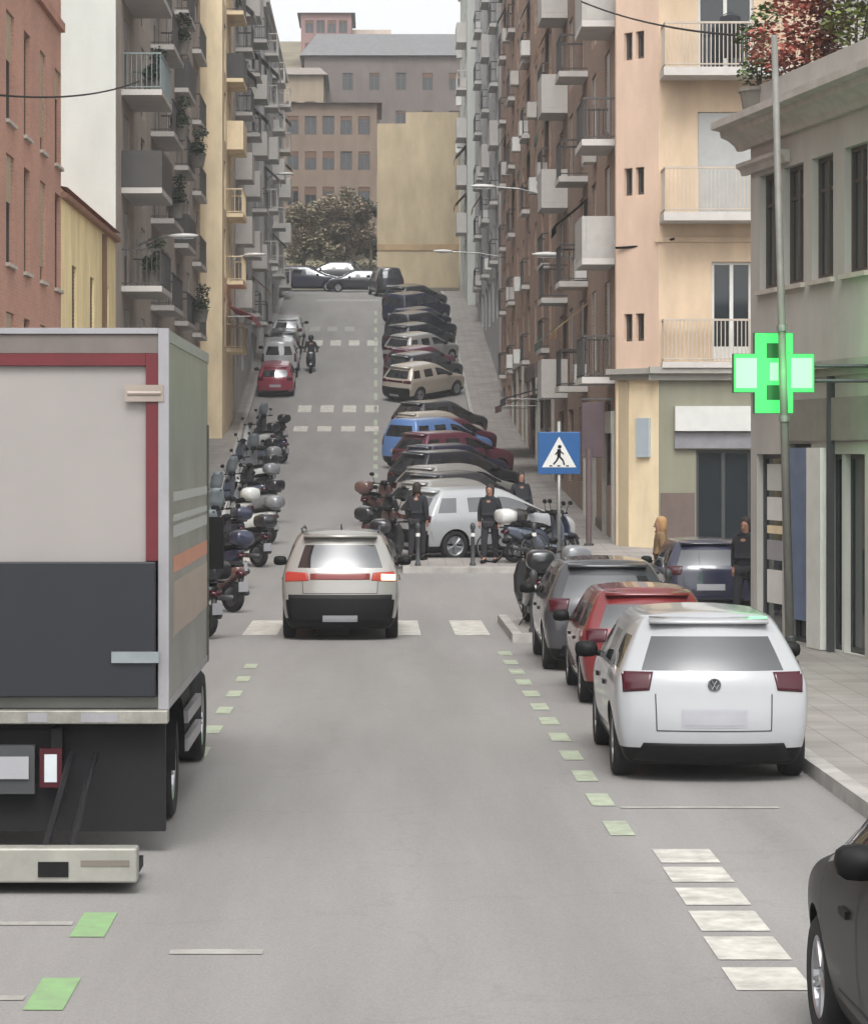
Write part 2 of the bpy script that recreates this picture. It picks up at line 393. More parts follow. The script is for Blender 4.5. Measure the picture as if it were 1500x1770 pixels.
class Bld:
    def __init__(s, name, base, label, cat='building', group=None):
        s.root = empty(name, base, 0, label, cat, group); s.base = Vector(base); s.fac = {}
    def facade(s, key, p0, p1, z0, z1, m, ops=(), reveal=.22, name='wall'):
        """one outer wall in world x,y from p0 to p1 (left to right as seen from outside), with real openings"""
        p0 = Vector((p0[0], p0[1])); p1 = Vector((p1[0], p1[1])); d = p1 - p0; L = d.length; d.normalize(); n = Vector((d.y, -d.x))
        s.fac[key] = (p0, d, n, L, math.atan2(d.y, d.x))
        us = sorted(set([0, L] + [round(u, 4) for o in ops for u in (o[0], o[0] + o[2])]))
        zs = sorted(set([z0, z1] + [round(z, 4) for o in ops for z in (o[1], o[1] + o[3])]))
        b = MB()
        def W(u, z, o=0.0): q = p0 + d * u + n * o; return (q.x - s.base.x, q.y - s.base.y, z - s.base.z)
        for a, c in zip(us, us[1:]):
            for e, f in zip(zs, zs[1:]):
                uc, zc = (a + c) / 2, (e + f) / 2
                if any(o[0] < uc < o[0] + o[2] and o[1] < zc < o[1] + o[3] for o in ops): continue
                b.quad(W(a, e), W(c, e), W(c, f), W(a, f))
        for o in ops:
            u0, z_0, ww, hh = o[:4]; u1, z_1 = u0 + ww, z_0 + hh; r = -reveal
            b.quad(W(u0, z_0), W(u0, z_0, r), W(u0, z_1, r), W(u0, z_1)); b.quad(W(u1, z_0), W(u1, z_1), W(u1, z_1, r), W(u1, z_0, r))
            b.quad(W(u0, z_1), W(u0, z_1, r), W(u1, z_1, r), W(u1, z_1)); b.quad(W(u0, z_0), W(u1, z_0), W(u1, z_0, r), W(u0, z_0, r))
        o_ = bpy.data.objects.new(name, None)
        bpy.data.objects.remove(o_)
        me = bpy.data.meshes.new(name); me.from_pydata(b.v, [], b.f); me.materials.append(m); me.update()
        ob = link_mesh(name, me, s.root)
        return s
    def at(s, key, u, z, out=0.0):
        p0, d, n, L, a = s.fac[key]; q = p0 + d * u + n * out
        return Vector((q.x - s.base.x, q.y - s.base.y, z - s.base.z)), a
    def windows(s, key, ops, fm=FRAME_W, style='double', blinds=0.0, bm=BLIND_W, sill=True):
        for o in ops:
            fr, pn, sl = window_meshes(o[2], o[3], fm, style)
            loc, a = s.at(key, o[0], o[1])
            wn = link_mesh('window', fr, s.root, loc, a)
            link_mesh('pane', pn, wn)
            if sill: link_mesh('sill', sl, wn)
            if blinds > 0 and rnd.random() < .8:
                bh = round(min(o[3] - .03, o[3] * min(1, blinds * rnd.choice((.5, .8, 1.1, 1.5)))), 1)
                if bh > .15: link_mesh('blind', blind_mesh(o[2], bh, bm), wn, (0, 0, o[3] - .01))
    def box(s, name, x0, y0, z0, x1, y1, z1, m, parent=None, bevel=0):
        B = s.base
        return MB().box(x0 - B.x, y0 - B.y, z0 - B.z, x1 - B.x, y1 - B.y, z1 - B.z).build(name, m, parent or s.root, bevel=bevel)
    def plain(s, name, quads, m):
        b = MB(); B = s.base
        for q in quads: b.quad(*[(x - B.x, y - B.y, z - B.z) for x, y, z in q])
        me = bpy.data.meshes.new(name); me.from_pydata(b.v, [], b.f); me.materials.append(m); me.update()
        return link_mesh(name, me, s.root)
    def band(s, key, u0, u1, z0, z1, out, m, name='cornice', steps=1):
        loc, a = s.at(key, 0, 0); b = MB()
        for k in range(steps):
            zz0 = z0 + (z1 - z0) * k / steps; zz1 = z0 + (z1 - z0) * (k + 1) / steps - (0 if k == steps - 1 else .0)
            b.box(u0, -out * (k + 1) / steps, zz0, u1, -.004, zz1)
        return b.build(name, m, s.root, loc=loc, rz=a)
    def balcony(s, key, u0, u1, z, depth, slab_m, rail_m, rail='bars', th=.16, h=1.05, gap=.13):
        loc, a = s.at(key, u0, z); W_ = u1 - u0
        sl = MB().box(0, -depth, -th, W_, -.003, 0).build('balcony', slab_m, s.root, loc=loc, rz=a)
        b = MB()
        if rail == 'bars':
            b.box(.02, -depth + .03, h - .05, W_ - .02, -depth + .07, h); b.box(.02, -depth + .03, .06, W_ - .02, -depth + .07, .09)
            for x in (.02, W_ - .06): b.box(x, -depth + .07, h - .05, x + .04, -.003, h); b.box(x, -depth + .07, .06, x + .04, -.003, .09)
            n = max(2, int(W_ / gap))
            for k in range(n + 1):
                x = .04 + (W_ - .08) * k / n; b.box(x - .011, -depth + .04, .0, x + .011, -depth + .062, h - .05)
            n = max(1, int(depth / gap))
            for k in range(1, n):
                y = -depth * k / n
                for x in (.04, W_ - .04): b.box(x - .011, y - .011, 0, x + .011, y + .011, h - .05)
        else:
            b.box(0, -depth, .004, W_, -depth + .1, h); b.box(0, -depth + .103, .004, .1, -.003, h); b.box(W_ - .1, -depth + .103, .004, W_, -.003, h)
            if rail == 'glazed':
                t = 2.6
                for x in (0, W_ / 2 - .04, W_ - .08): b.box(x, -depth, h + .003, x + .08, -depth + .08, t)
                b.box(0, -depth, t, W_, -.003, t + .1)
        b.build('railing', rail_m, sl)
        if rail == 'glazed':
            q = MB().quad((.06, -depth + .05, h), (W_ - .06, -depth + .05, h), (W_ - .06, -depth + .05, 2.6), (.06, -depth + .05, 2.6))
            for x in (.05, W_ - .05): q.quad((x, -depth + .05, h), (x, -.01, h), (x, -.01, 2.6), (x, -depth + .05, 2.6))
            q.build('pane', GLASS, sl)
        return sl
def grid_ops(L, z0s, w, h, n, off=0.0, jit=0.0):
    out = []
    for z in z0s:
        for k in range(n):
            out.append((off + (L - 2 * off) * (k + .5) / n - w / 2, z, w, h))
    return out
def px2(px, py, y):  # photo pixel and distance -> world point
    return ((px - VX) * y / F, y, H - (py - VY) * y / F)

TERRA = plaster('terracotta_render', (172, 130, 114)); YEL = plaster('yellow_render', (244, 222, 172)); WHITER = plaster('pale_render', (186, 189, 183), var=.06)
TAUPE = plaster('taupe_render', (172, 162, 152)); CREAM = plaster('cream_render', (228, 210, 176)); GREYR = plaster('grey_render', (176, 174, 172)); GREYD = plaster('dark_grey_render', (160, 158, 158))
TAN = plaster('tan_render', (200, 178, 152), var=.13); TANW = plaster('ochre_render', (172, 157, 130), var=.12); PHARM = plaster('pale_grey_render', (174, 172, 166), var=.1)
BRK = brick_mat('brown_brick', (166, 132, 112), (150, 119, 101), (162, 148, 134)); BRK2 = brick_mat('dark_brown_brick', (148, 120, 103), (136, 108, 93), (150, 138, 126)); BRKR = brick_mat('terracotta_brick', (190, 140, 120), (178, 132, 114), (178, 150, 136))
SLAB = mat('white_slab', (186, 182, 177), rough=.75, var=.08, scale=2); ROOFG = mat('roof_felt', (120, 118, 116), rough=.9, var=.15)
RAILP = mat('pale_iron', (178, 166, 152), rough=.5, var=.08); RAILD = mat('dark_iron', (66, 64, 62), rough=.5, var=.08)
SHOPD = mat('dark_shopfront', (44, 48, 44), rough=.3, var=.1); STONE = plaster('grey_stone', (152, 150, 143), var=.16); OLIVE = plaster('olive_render', (132, 131, 114), var=.1)

AWG = mat('green_awning_cloth', (84, 102, 84), rough=.9, var=.12); AWO = mat('ochre_awning_cloth', (150, 118, 84), rough=.9, var=.12); AWB = mat('striped_grey_cloth', (150, 148, 142), rough=.9, var=.12)
def party_roof(b, x0, x1, y0, y1, z, m=ROOFG):
    b.plain('roof', [[(x0, y0, z), (x1, y0, z), (x1, y1, z), (x0, y1, z)]], m)

# --- left side -------------------------------------------------------------
XW = -7.2
# terracotta brick house above the lorry
b1 = Bld('brick_house', (XW, 30, .12), 'terracotta brick building with tall narrow windows behind the box lorry')
L = 60.8 - 24; rows = (3.55, 6.65, 9.45)
ops = []
for z in rows:
    for k in range(14): ops.append((1.6 + k * 2.62, z, .95 if k % 3 != 1 else 1.15, 2.15))
g0 = [(2.0 + k * 4.4, .14, 2.6, 2.6) for k in range(8)]
b1.facade('st', (XW, 24), (XW, 60.8), .1, 17, BRKR, ops + g0); b1.windows('st', ops, FRAME_D, 'double', .55, BLIND_C); b1.windows('st', g0, FRAME_D, 'door', 0, sill=False)
b1.plain('wall', [[(-22, 24, .1), (XW, 24, .1), (XW, 24, 17), (-22, 24, 17)], [(XW, 60.8, .1), (-22, 60.8, .1), (-22, 60.8, 17), (XW, 60.8, 17)]], BRKR)
party_roof(b1, -22, XW, 24, 60.8, 17); b1.band('st', 0, L, 12.55, 12.75, .1, TERRA); b1.band('st', 0, L, 3.0, 3.2, .1, TERRA)
b1.band('st', 0, L, 16.6, 17.05, .3, TERRA, steps=2)
# yellow house
b2 = Bld('yellow_house', (XW, 61, .12), 'low yellow rendered house between the brick building and the pale blank wall')
ops = [(2.2, 5.3, 1.0, 2.1), (6.2, 5.3, 1.0, 2.1), (9.9, 5.3, 1.0, 2.1)]
g0 = [(1.6, .2, 2.4, 2.6), (6.6, .2, 2.4, 2.6)]
b2.facade('st', (XW, 60.8), (XW, 73.6), .1, 9.0, YEL, ops + g0); b2.windows('st', ops, FRAME_D, 'double', .9, BLIND_B); b2.windows('st', g0, FRAME_D, 'door', 0, sill=False)
b2.plain('roof', [[(XW + .15, 60.8, 9.02), (XW + .15, 73.6, 9.02), (-12, 73.6, 10.0), (-12, 60.8, 10.0)], [(-12, 60.8, 10.0), (-12, 73.6, 10.0), (-17, 73.6, 9.0), (-17, 60.8, 9.0)]], mat('clay_tiles', (156, 100, 78), rough=.85, var=.2, scale=6))
b2.box('eave', XW - .01, 60.8, 8.78, XW + .14, 73.6, 8.9, mat('brown_wood', (142, 104, 84), rough=.7, var=.15))
b2.band('st', 0, 12.8, 4.5, 4.68, .12, YEL); b2.band('st', 9.1, 9.25, .2, 8.7, .12, mat('brown_pipe', (110, 84, 62), rough=.6), 'drainpipe')
# building with balconies and pale party wall
b3 = Bld('balcony_block', (XW, 73.6, .9), 'tall taupe apartment block with slab balconies and a blank pale end wall')
b3.plain('end_wall', [[(-16, 73.6, .5), (XW, 73.6, .5), (XW, 73.6, 25), (-16, 73.6, 25)]], WHITER)
L = 109 - 73.6; lv = [4.9 + 2.78 * k for k in range(7)]
ops = []
for z in lv:
    for u in (2.6, 7.9, 12.7, 17.6, 22.6, 27.6, 32.4): ops.append((u, z + .05, 1.5, 2.15))
g0 = [(1.5 + 5 * k, 2.4, 3.2, 2.3) for k in range(7)]
b3.facade('st', (XW, 73.6), (XW, 109), .5, 25, TAUPE, ops + g0); b3.windows('st', ops, FRAME_D, 'double', .7, BLIND_W, sill=False); b3.windows('st', g0, FRAME_D, 'door', 0, sill=False)
for i, z in enumerate(lv):
    b3.balcony('st', 1.6, 5.4, z, 1.15, SLAB, RAILD if i % 3 else mat('glass_panel', (120, 132, 132), rough=.2, var=.1), 'bars' if i % 2 else 'solid')
    b3.balcony('st', 11.4, 15.6, z, .75, SLAB, RAILD, 'bars', gap=.2); b3.balcony('st', 21.4, 25.4, z, .5, SLAB, RAILD, 'bars' if i % 2 else 'solid', gap=.25)
    b3.balcony('st', 30.6, 34.4, z, .35, SLAB, RAILD, 'bars', gap=.3)
party_roof(b3, -16, XW, 73.6, 109, 25)
# cream block standing forward
b4 = Bld('cream_block', (-6.3, 109, 3.4), 'narrow cream apartment block standing forward of the taupe balconies')
b4.plain('end_wall', [[(-15, 109, 2), (-6.3, 109, 2), (-6.3, 109, 28), (-15, 109, 28)]], CREAM)
lv4 = [7.4 + 2.85 * k for k in range(7)]
ops = [(u, z + .05, 1.3, 2.0) for z in lv4 for u in (1.3, 5.0)]
b4.facade('st', (-6.3, 109), (-6.3, 117), 2, 28, CREAM, ops); b4.windows('st', ops, FRAME_W, 'double', .6, BLIND_C, sill=False)
for z in lv4: b4.balcony('st', 3.2, 6.4, z, .7, CREAM, CREAM if rnd.random() < .5 else RAILD, 'solid' if rnd.random() < .5 else 'bars', gap=.25)
party_roof(b4, -15, -6.3, 109, 117, 28)
# two grey blocks higher up
def block(name, label, x, y0, y1, z0, z1, m, lv, nwin, balc, wm=FRAME_W, bm=BLIND_W, slab=SLAB, rail=RAILD, side='L', depth=9, blinds=.6, ww=1.25, dep=1.0, shops=True, wh=1.75, railkind=('bars', 'solid')):
    b = Bld(name, (x, y0, z0 + .3), label); L_ = y1 - y0
    ops = grid_ops(L_, [z + .35 for z in lv], ww, wh, nwin, .6)
    g0 = grid_ops(L_, [lv[0] - 2.75], 2.0, 2.2, max(2, int(L_ / 4.5)), .5) if shops else []
    if side == 'L': p0, p1 = (x, y0), (x, y1)
    else: p0, p1 = (x, y1), (x, y0)
    b.facade('st', p0, p1, z0, z1, m, ops + g0); b.windows('st', ops, wm, 'double', blinds, bm, sill=False)
    if g0: b.windows('st', g0, FRAME_D, 'door', 0, sill=False)
    xo = x - depth if side == 'L' else x + depth; xa, xb = min(x, xo), max(x, xo)
    b.plain('end_wall', [[(xa, y0, z0), (xb, y0, z0), (xb, y0, z1), (xa, y0, z1)], [(xb, y1, z0), (xa, y1, z0), (xa, y1, z1), (xb, y1, z1)]], m)
    party_roof(b, xa, xb, y0, y1, z1)
    for z in lv:
        for (u0, u1) in balc:
            u0_, u1_ = (u0, u1) if side == 'L' else (L_ - u1, L_ - u0)
            k = rnd.choice(railkind); b.balcony('st', u0_, u1_, z, dep, slab, rail if k == 'bars' else slab, k, gap=.28)
    for k in range(max(3, int(L_ * len(lv) / 14))):      # air conditioners and small awnings fixed to the wall
        z = rnd.choice(lv); u = rnd.uniform(.8, L_ - 1.6); l_, a_ = b.at('st', u, z + .05)
        MB().box(0, -.36, 0, .82, -.02, .58).build('air_conditioner', WHITEP if k % 2 else SLAB, b.root, loc=l_, rz=a_)
    for k in range(max(2, int(L_ * len(lv) / 26))):
        z = rnd.choice(lv); u0, u1 = rnd.choice(balc); u0, u1 = (u0, u1) if side == 'L' else (L_ - u1, L_ - u0); l_, a_ = b.at('st', u0, z + 2.35)
        q = MB(); q.loft([[(x, -.01, 0), (x, -dep - .1, -.75), (x, -dep - .1, -1.0), (x, -dep - .08, -1.0), (x, -dep - .08, -.76), (x, -.01, -.03)] for x in (0, (u1 - u0) / 2, u1 - u0)])
        q.build('balcony_awning', rnd.choice((AWG, AWO, AWB)), b.root, loc=l_, rz=a_)
    b.band('st', 0, L_, z1 - .45, z1 + .02, .3, slab, steps=2)
    return b
b5 = block('grey_block', 'grey apartment block with stacked balconies uphill of the cream block', -6.25, 117, 142, 4, 31.5, GREYR, [9.6 + 2.85 * k for k in range(7)], 7, [(1.2, 3.6), (9, 11.6), (17, 19.6)], dep=.75)
b6 = block('grey_block', 'lower grey apartment block with a flat roof where the sky opens', -6.0, 142, 173, 8, 27.3, GREYD, [13.4 + 2.8 * k for k in range(5)], 8, [(1.4, 4), (12, 14.6), (22.5, 25)], rail=SLAB, dep=.7, railkind=('bars', 'bars', 'solid'))

# --- right side ------------------------------------------------------------
# grey corner building with the pharmacy
A = Vector((5.77, 41)); Bn = Vector((6.64, 36)); dv = (Bn - A); e = A + dv * 3.0     # reaches far past the frame
b7 = Bld('corner_pharmacy', (A.x, A.y, .12), 'two-storey pale grey corner building with a curved cornice and pharmacy shopfront')
u_of = lambda px: (lambda t: t * dv.length)(((px - VX) / F * A.y - A.x) / (dv.x - (px - VX) / F * dv.y))
ops = []
for px in (1329, 1371, 1421, 1479): ops.append((u_of(px) - .45, 5.4, .9, 1.75))
u = ops[-1][0]
for k in range(6): u += 1.55; ops.append((u, 5.4, .9, 1.75))
uA, uB, uC, uD = u_of(1308), u_of(1362), u_of(1440), u_of(1500)
shop = [(uA, .16, u_of(1352) - uA, 2.75), (u_of(1364), .16, u_of(1402) - u_of(1364), 2.9), (u_of(1432), .16, .62, 2.75), (u_of(1455), .16, .9, 2.75), (u_of(1500) + .3, .16, 2.2, 2.75), (u_of(1500) + 3.4, .16, 2.2, 2.75)]
Lf = (e - A).length
b7.facade('st', tuple(A), tuple(e), .1, 8.0, PHARM, ops + shop, reveal=.3); b7.windows('st', ops, FRAME_D, 'double', .0, BLIND_W)
for k, o in enumerate(ops):   # half-closed pale inner shutters
    loc, a_ = b7.at('st', o[0] + .42, o[1] + .02); MB().box(0, .19, 0, .46, .215, o[3] - .04).build('shutter', mat('grey_shutter', (150, 148, 140), rough=.6, var=.08), b7.root, loc=loc, rz=a_)
for k, o in enumerate(shop):
    fr, pn, sl = window_meshes(o[2], o[3], DARKGREY, 'single'); loc, a_ = b7.at('st', o[0], o[1]); wn = link_mesh('shop_window', fr, b7.root, loc, a_); link_mesh('pane', pn, wn)
    if k == 0:
        for j, (z, hh) in enumerate(((.5, .5), (1.15, .3), (1.55, .12), (1.75, .35), (2.2, .4))):
            MB().box(.25, .1, z, o[2] - .2, .13, z + hh).build('window_poster', (WHITEP, PLATE, MATS['cream_render'], WHITEP, MATS['pale_render'])[j], wn, loc=(0, -.02, 0))
b7.plain('wall', [[(A.x, A.y, .1), (22, 41, .1), (22, 41, 8), (A.x, A.y, 8)][::-1], [(e.x, e.y, .1), (e.x + 12, e.y, .1), (e.x + 12, e.y, 8), (e.x, e.y, 8)]], PHARM)
b7.plain('roof', [[(A.x, A.y, 7.98), (22, 41, 7.98), (e.x + 12, e.y, 7.98), (e.x, e.y, 7.98)]], ROOFG)
loc, a_ = b7.at('st', 0, 0)
pb = MB()   # curved moulded cornice
prof = [(0, 7.62), (.08, 7.62), (.12, 7.7), (.22, 7.78), (.34, 7.83), (.36, 7.92), (.5, 7.95), (.5, 8.06), (0, 8.06)]
pb.loft([[(x, -p, z) for p, z in prof] for x in (-.45, Lf)]); pb.build('cornice', mat('white_moulding', (178, 173, 167), rough=.8, var=.12, scale=3), b7.root, loc=loc, rz=a_)
pb = MB(); prof = [(.004, 7.22), (.07, 7.22), (.1, 7.3), (.16, 7.34), (.16, 7.4), (.004, 7.4)]
pb.loft([[(x, -p, z) for p, z in prof] for x in (-.25, uB + .1)]); pb.build('moulding', MATS['white_moulding'], b7.root, loc=loc, rz=a_)
b7.band('st', -.1, Lf, 8.065, 8.5, -.1 + .2, PHARM, 'parapet')
b7.band('st', 0, Lf, 4.0, 4.22, .16, STONE, 'string_course', steps=2)
b7.band('st', u_of(1402) + .04, u_of(1428), .14, 3.0, .09, WHITEP, 'white_pilaster')
b7.band('st', u_of(1362) + .06, u_of(1400), .5, 3.0, .05, mat('blue_vinyl', (96, 112, 142), rough=.4, var=.15, scale=2), 'blue_banner')
b7.band('st', uC, uC + .07, .14, 4.0, .1, DARKGREY, 'drainpipe')
b7.band('st', uB, Lf, 3.1, 3.7, .06, mat('shop_fascia', (128, 126, 118), rough=.6, var=.1), 'fascia')
# tan corner building facing the camera
b8 = Bld('tan_corner_building', (6.9, 65, .5), 'tan rendered corner building with white slab balconies facing down the street')
fw = 22 - 6.9
def U(px): return (px - VX) * 65 / F - 6.9
def Zp(py, y=65): return H - (py - VY) * y / F
up = [(U(1206), 8.78, 1.35, 2.5), (U(1206), 12.28, 1.35, 2.5), (U(1230), 5.2, .98, 2.42), (3.9, 8.78, 1.35, 2.5), (3.9, 12.28, 1.35, 2.5), (3.9, 5.2, 1.2, 2.42), (U(1206), 15.8, 1.35, 2.5), (3.9, 15.8, 1.35, 2.5)]
gr = [(U(1203), .5, U(1298) - U(1203), Zp(778) - .5), (4.0, .5, 2.0, 2.5)]
b8.facade('fr', (6.9, 65), (22, 65), .3, 5.0, OLIVE, gr, reveal=.3, name='ground_floor'); b8.facade('fr', (6.9, 65), (22, 65), 5.0, 21, TAN, up)
b8.windows('fr', up[:2] + up[3:5] + up[6:], FRAME_W, 'double', 1.4, BLIND_W, sill=False); b8.windows('fr', [up[2], up[5]], FRAME_W, 'door', 0, sill=False)
fr_, pn_, _ = window_meshes(gr[0][2], gr[0][3], DARKGREY, 'door'); loc, a_ = b8.at('fr', gr[0][0], gr[0][1]); dd = link_mesh('door', fr_, b8.root, loc, a_); link_mesh('pane', pn_, dd)
b8.windows('fr', gr[1:], FRAME_D, 'door', 0, sill=False)
for z in (8.75, 12.25, 15.75): b8.balcony('fr', U(1140), 6.4, z, .95, SLAB, RAILP, 'bars', th=.2, h=1.1, gap=.1)
b8.balcony('fr', U(1142), 6.4, 5.16, .35, SLAB, RAILP, 'bars', th=.14, h=1.05, gap=.1)
b8.band('fr', -.25, fw, 4.72, 5.05, .3, STONE, steps=2); b8.band('fr', -.1, fw, 8.1, 8.22, .05, TAN, 'string_course')
b8.band('fr', U(1165), U(1300), Zp(745), Zp(702), .25, mat('pale_sign', (196, 196, 192), rough=.5, var=.05), 'shop_sign'); b8.band('fr', U(1165), U(1300), Zp(775), Zp(747), .12, mat('grey_metal_box', (126, 126, 130), rough=.5), 'shutter_box')
b8.band('fr', U(1142), U(1200), .6, Zp(852), .06, mat('brown_panel', (98, 84, 78), rough=.6, var=.1), 'wall_panel')
so = [(u_, z_, .27, .68) for u_ in (.26, .64) for z_ in (5.7, 9.3, 12.65, 16)]
s2 = [(9.2, 6, 1.0, 2.1), (9.2, 9.5, 1.0, 2.1), (9.2, 13, 1.0, 2.1)]
b8.facade('st', (5.95, 66), (6.9, 65), .3, 5.0, CREAM, name='ground_floor'); b8.facade('st', (5.95, 66), (6.9, 65), 5.0, 21, plaster('pinkish_render', (206, 180, 160), var=.1), so)
b8.windows('st', so, FRAME_D, 'single', 0, sill=False); b8.plain('side_wall', [[(5.95, 66.35, .3), (5.95, 66, .3), (5.95, 66, 21), (5.95, 66.35, 21)]], MATS['pinkish_render'])
b8.band('st', -.1, 1.4, 4.75, 5.02, .28, STONE, steps=2); b8.plain('roof', [[(6.9, 65, 21), (22, 65, 21), (22, 76.5, 21), (5.95, 76.5, 21), (5.95, 66, 21)]], ROOFG)
b8.band('st', .72, 1.12, Zp(790), Zp(722), .08, mat('pale_blue_sign', (160, 172, 180), rough=.4, var=.05), 'wall_sign')
b8.band('st', .12, .42, .4, 4.7, .05, MATS['ochre_render'], 'pilaster')
# brown block with white box balconies
b9 = block('balcony_block', 'dark brown brick block with boxed white balconies beside the tan corner building', 6.0, 66.4, 89, .3, 24, BRK2, [4.85 + 2.98 * k for k in range(6)], 5, [(9, 10.8), (17, 19)], side='R', dep=.82, rail=RAILD, ww=1.5, wh=2.2, railkind=('solid', 'bars', 'solid', 'bars'))
NEARB = mat('worn_white_panel', (164, 161, 156), rough=.7, var=.12, scale=2)
for k in range(6): b9.balcony('st', 20.1, 22.4, 4.85 + 2.98 * k, .85, SLAB, NEARB if k in (1, 3, 4) else RAILD, 'solid' if k in (1, 3, 4) else 'bars', gap=.12)
b9.band('st', 12.8, 22.3, 3.45, 4.0, .12, mat('pale_fascia', (170, 168, 160), rough=.6, var=.1), 'shop_sign')
for u_ in (12.9, 16.2, 19.4, 22.0): b9.band('st', u_, u_ + .32, .35, 3.44, .1, MATS['pale_fascia'], 'pilaster')
b9.band('st', 16.7, 19.2, .5, 1.2, .05, MATS['brown_panel'], 'wall_panel')
b10 = block('brick_block', 'long brown brick apartment block in the middle of the right side', 6.0, 89, 128, 1.6, 31, BRK, [6.6 + 2.95 * k for k in range(8)], 9, [(3.2, 5.6), (15, 17), (26, 28.4), (34, 36)], side='R', dep=.30, ww=1.3, railkind=('bars',))
for u0_, u1_, m_ in ((30.5, 38.4, 'pale_fascia'), (22.5, 29.5, 'brown_panel'), (12, 20, 'pale_fascia')):
    zg = g(128 - u1_); b10.band('st', u0_, u1_, zg + 3.2, zg + 3.75, .12, MATS[m_], 'shop_sign')
    for k in range(3): b10.band('st', u0_ + (u1_ - u0_ - .3) * k / 2, u0_ + (u1_ - u0_ - .3) * k / 2 + .3, zg - .2, zg + 3.19, .1, MATS['pale_fascia'], 'pilaster')
b11 = block('pale_grey_block', 'pale grey apartment block at the top of the right side', 5.95, 128, 160, 6, 37, GREYR, [12.4 + 2.9 * k for k in range(8)], 8, [(2, 4.6), (12, 14.6), (22, 25)], side='R', rail=DARKGREY, dep=.4, railkind=('bars', 'bars', 'bars', 'solid'))
b12 = block('pale_grey_block', 'light rendered block just before the ochre end wall', 5.5, 160, 174, 11, 33, WHITER, [16.6 + 2.9 * k for k in range(5)], 4, [(2, 5)], side='R', rail=SLAB, dep=.6)
# ochre building closing the street
b13 = Bld('ochre_house', (0, 176, 13.6), 'blank ochre end wall closing the top of the street')
z0, z1 = 12.8, 24.7
b13.facade('fr', (.07, 175), (5.45, 175), z0, z1, TANW); b13.facade('st', (.07, 186), (.07, 175), z0, z1, TANW, [(2, 16.5, 1, 1.5), (6, 16.5, 1, 1.5), (2, 20, 1, 1.5), (6, 20, 1, 1.5)])
b13.windows('st', [(2, 16.5, 1, 1.5), (6, 16.5, 1, 1.5), (2, 20, 1, 1.5), (6, 20, 1, 1.5)], FRAME_D, 'double', .5)
b13.plain('wall', [[(5.45, 175, z0), (5.45, 186, z0), (5.45, 186, z1), (5.45, 175, z1)]], TANW); b13.plain('roof', [[(.07, 175, z1), (5.45, 175, z1), (5.45, 186, z1 + .9), (.07, 186, z1 + .9)]], MATS['clay_tiles'])
b13.box('gable', 1.95, 175.003, z1 - .4, 5.44, 175.6, z1 + .75, TANW); b13.band('fr', 0, 5.38, 16.35, 16.75, .06, plaster('brown_band', (164, 140, 108)), 'string_course'); b13.band('fr', 0, 5.38, z0, 13.9, .05, plaster('dark_plinth', (112, 108, 98)), 'plinth')

# --- houses on the hill behind ----------------------------------------------
def far_house(name, label, x0, x1, y, z0, z1, m, nw, nf, roof=None, rm=None, depth=10, wm=FRAME_D, ww=.9):
    b = Bld(name, (x0, y, z0), label)
    lv = [z0 + .9 + (z1 - z0 - .6) * k / nf for k in range(nf)]
    hh = min(1.5, (z1 - z0) / nf * .5); ops = grid_ops(x1 - x0, lv, ww, hh, nw, .3)
    b.facade('fr', (x0, y), (x1, y), z0 - 4, z1, m, ops); b.windows('fr', ops, wm, 'double', .3, BLIND_B, sill=False)
    b.plain('wall', [[(x0, y + depth, z0 - 4), (x0, y, z0 - 4), (x0, y, z1), (x0, y + depth, z1)], [(x1, y, z0 - 4), (x1, y + depth, z0 - 4), (x1, y + depth, z1), (x1, y, z1)]], m)
    rm = rm or ROOFG
    if roof:
        o = .4; yb = y + depth
        b.plain('roof', [[(x0 - o, y - o, z1), (x1 + o, y - o, z1), (x1 - roof * .3, y + depth / 2, z1 + roof), (x0 + roof * .3, y + depth / 2, z1 + roof)], [(x1 + o, yb, z1), (x0 - o, yb, z1), (x0 + roof * .3, y + depth / 2, z1 + roof), (x1 - roof * .3, y + depth / 2, z1 + roof)],
                         [(x0 - o, yb, z1), (x0 - o, y - o, z1), (x0 + roof * .3, y + depth / 2, z1 + roof)], [(x1 + o, y - o, z1), (x1 + o, yb, z1), (x1 - roof * .3, y + depth / 2, z1 + roof)]], rm)
    else: party_roof(b, x0, x1, y, y + depth, z1)
    return b
MAUVE = plaster('mauve_render', (116, 101, 89)); SLATEW = plaster('slate_render', (104, 96, 92)); SLATE = mat('slate_roof', (112, 112, 113), rough=.6, var=.15, scale=2); PINKB = plaster('rose_render', (136, 108, 106)); BEIGE = plaster('beige_render', (188, 174, 162))
far_house('hill_house', 'brownish house behind the trees at the head of the street', -7.4, .05, 205, 18.5, 30.0, MAUVE, 5, 4, .7, mat('brown_tiles', (122, 100, 92), rough=.8, var=.15))
far_house('hill_house', 'wide slate-roofed block above the ochre end wall', -6.2, 8.2, 230, 27, 37.4, SLATEW, 6, 3, 3.0, SLATE, 14)
far_house('hill_house', 'small cream gabled house at the left of the slate roof', -8.2, -4.4, 222, 26, 34.6, plaster('buff_render', (136, 124, 108)), 2, 2, 1.2, mat('grey_tiles', (134, 126, 118), rough=.8, var=.15), 8)
far_house('hill_house', 'rose coloured house on the skyline', -7.9, -2.6, 280, 44, 49.4, PINKB, 4, 2, .8, MATS['grey_tiles'])
far_house('hill_house', 'beige house on the skyline right of the rose one', -2.7, 1.6, 284, 44, 48.3, BEIGE, 3, 2, None)
far_house('hill_house', 'pale low house on the skyline behind the slate roof', 1.9, 9.0, 290, 44, 47.4, GREYR, 5, 1, .6, MATS['grey_tiles'])
far_house('hill_house', 'cream house far left on the hill under the white sky', -16, -9.4, 240, 29, 37, CREAM, 4, 2, 1.0, MATS['clay_tiles'])
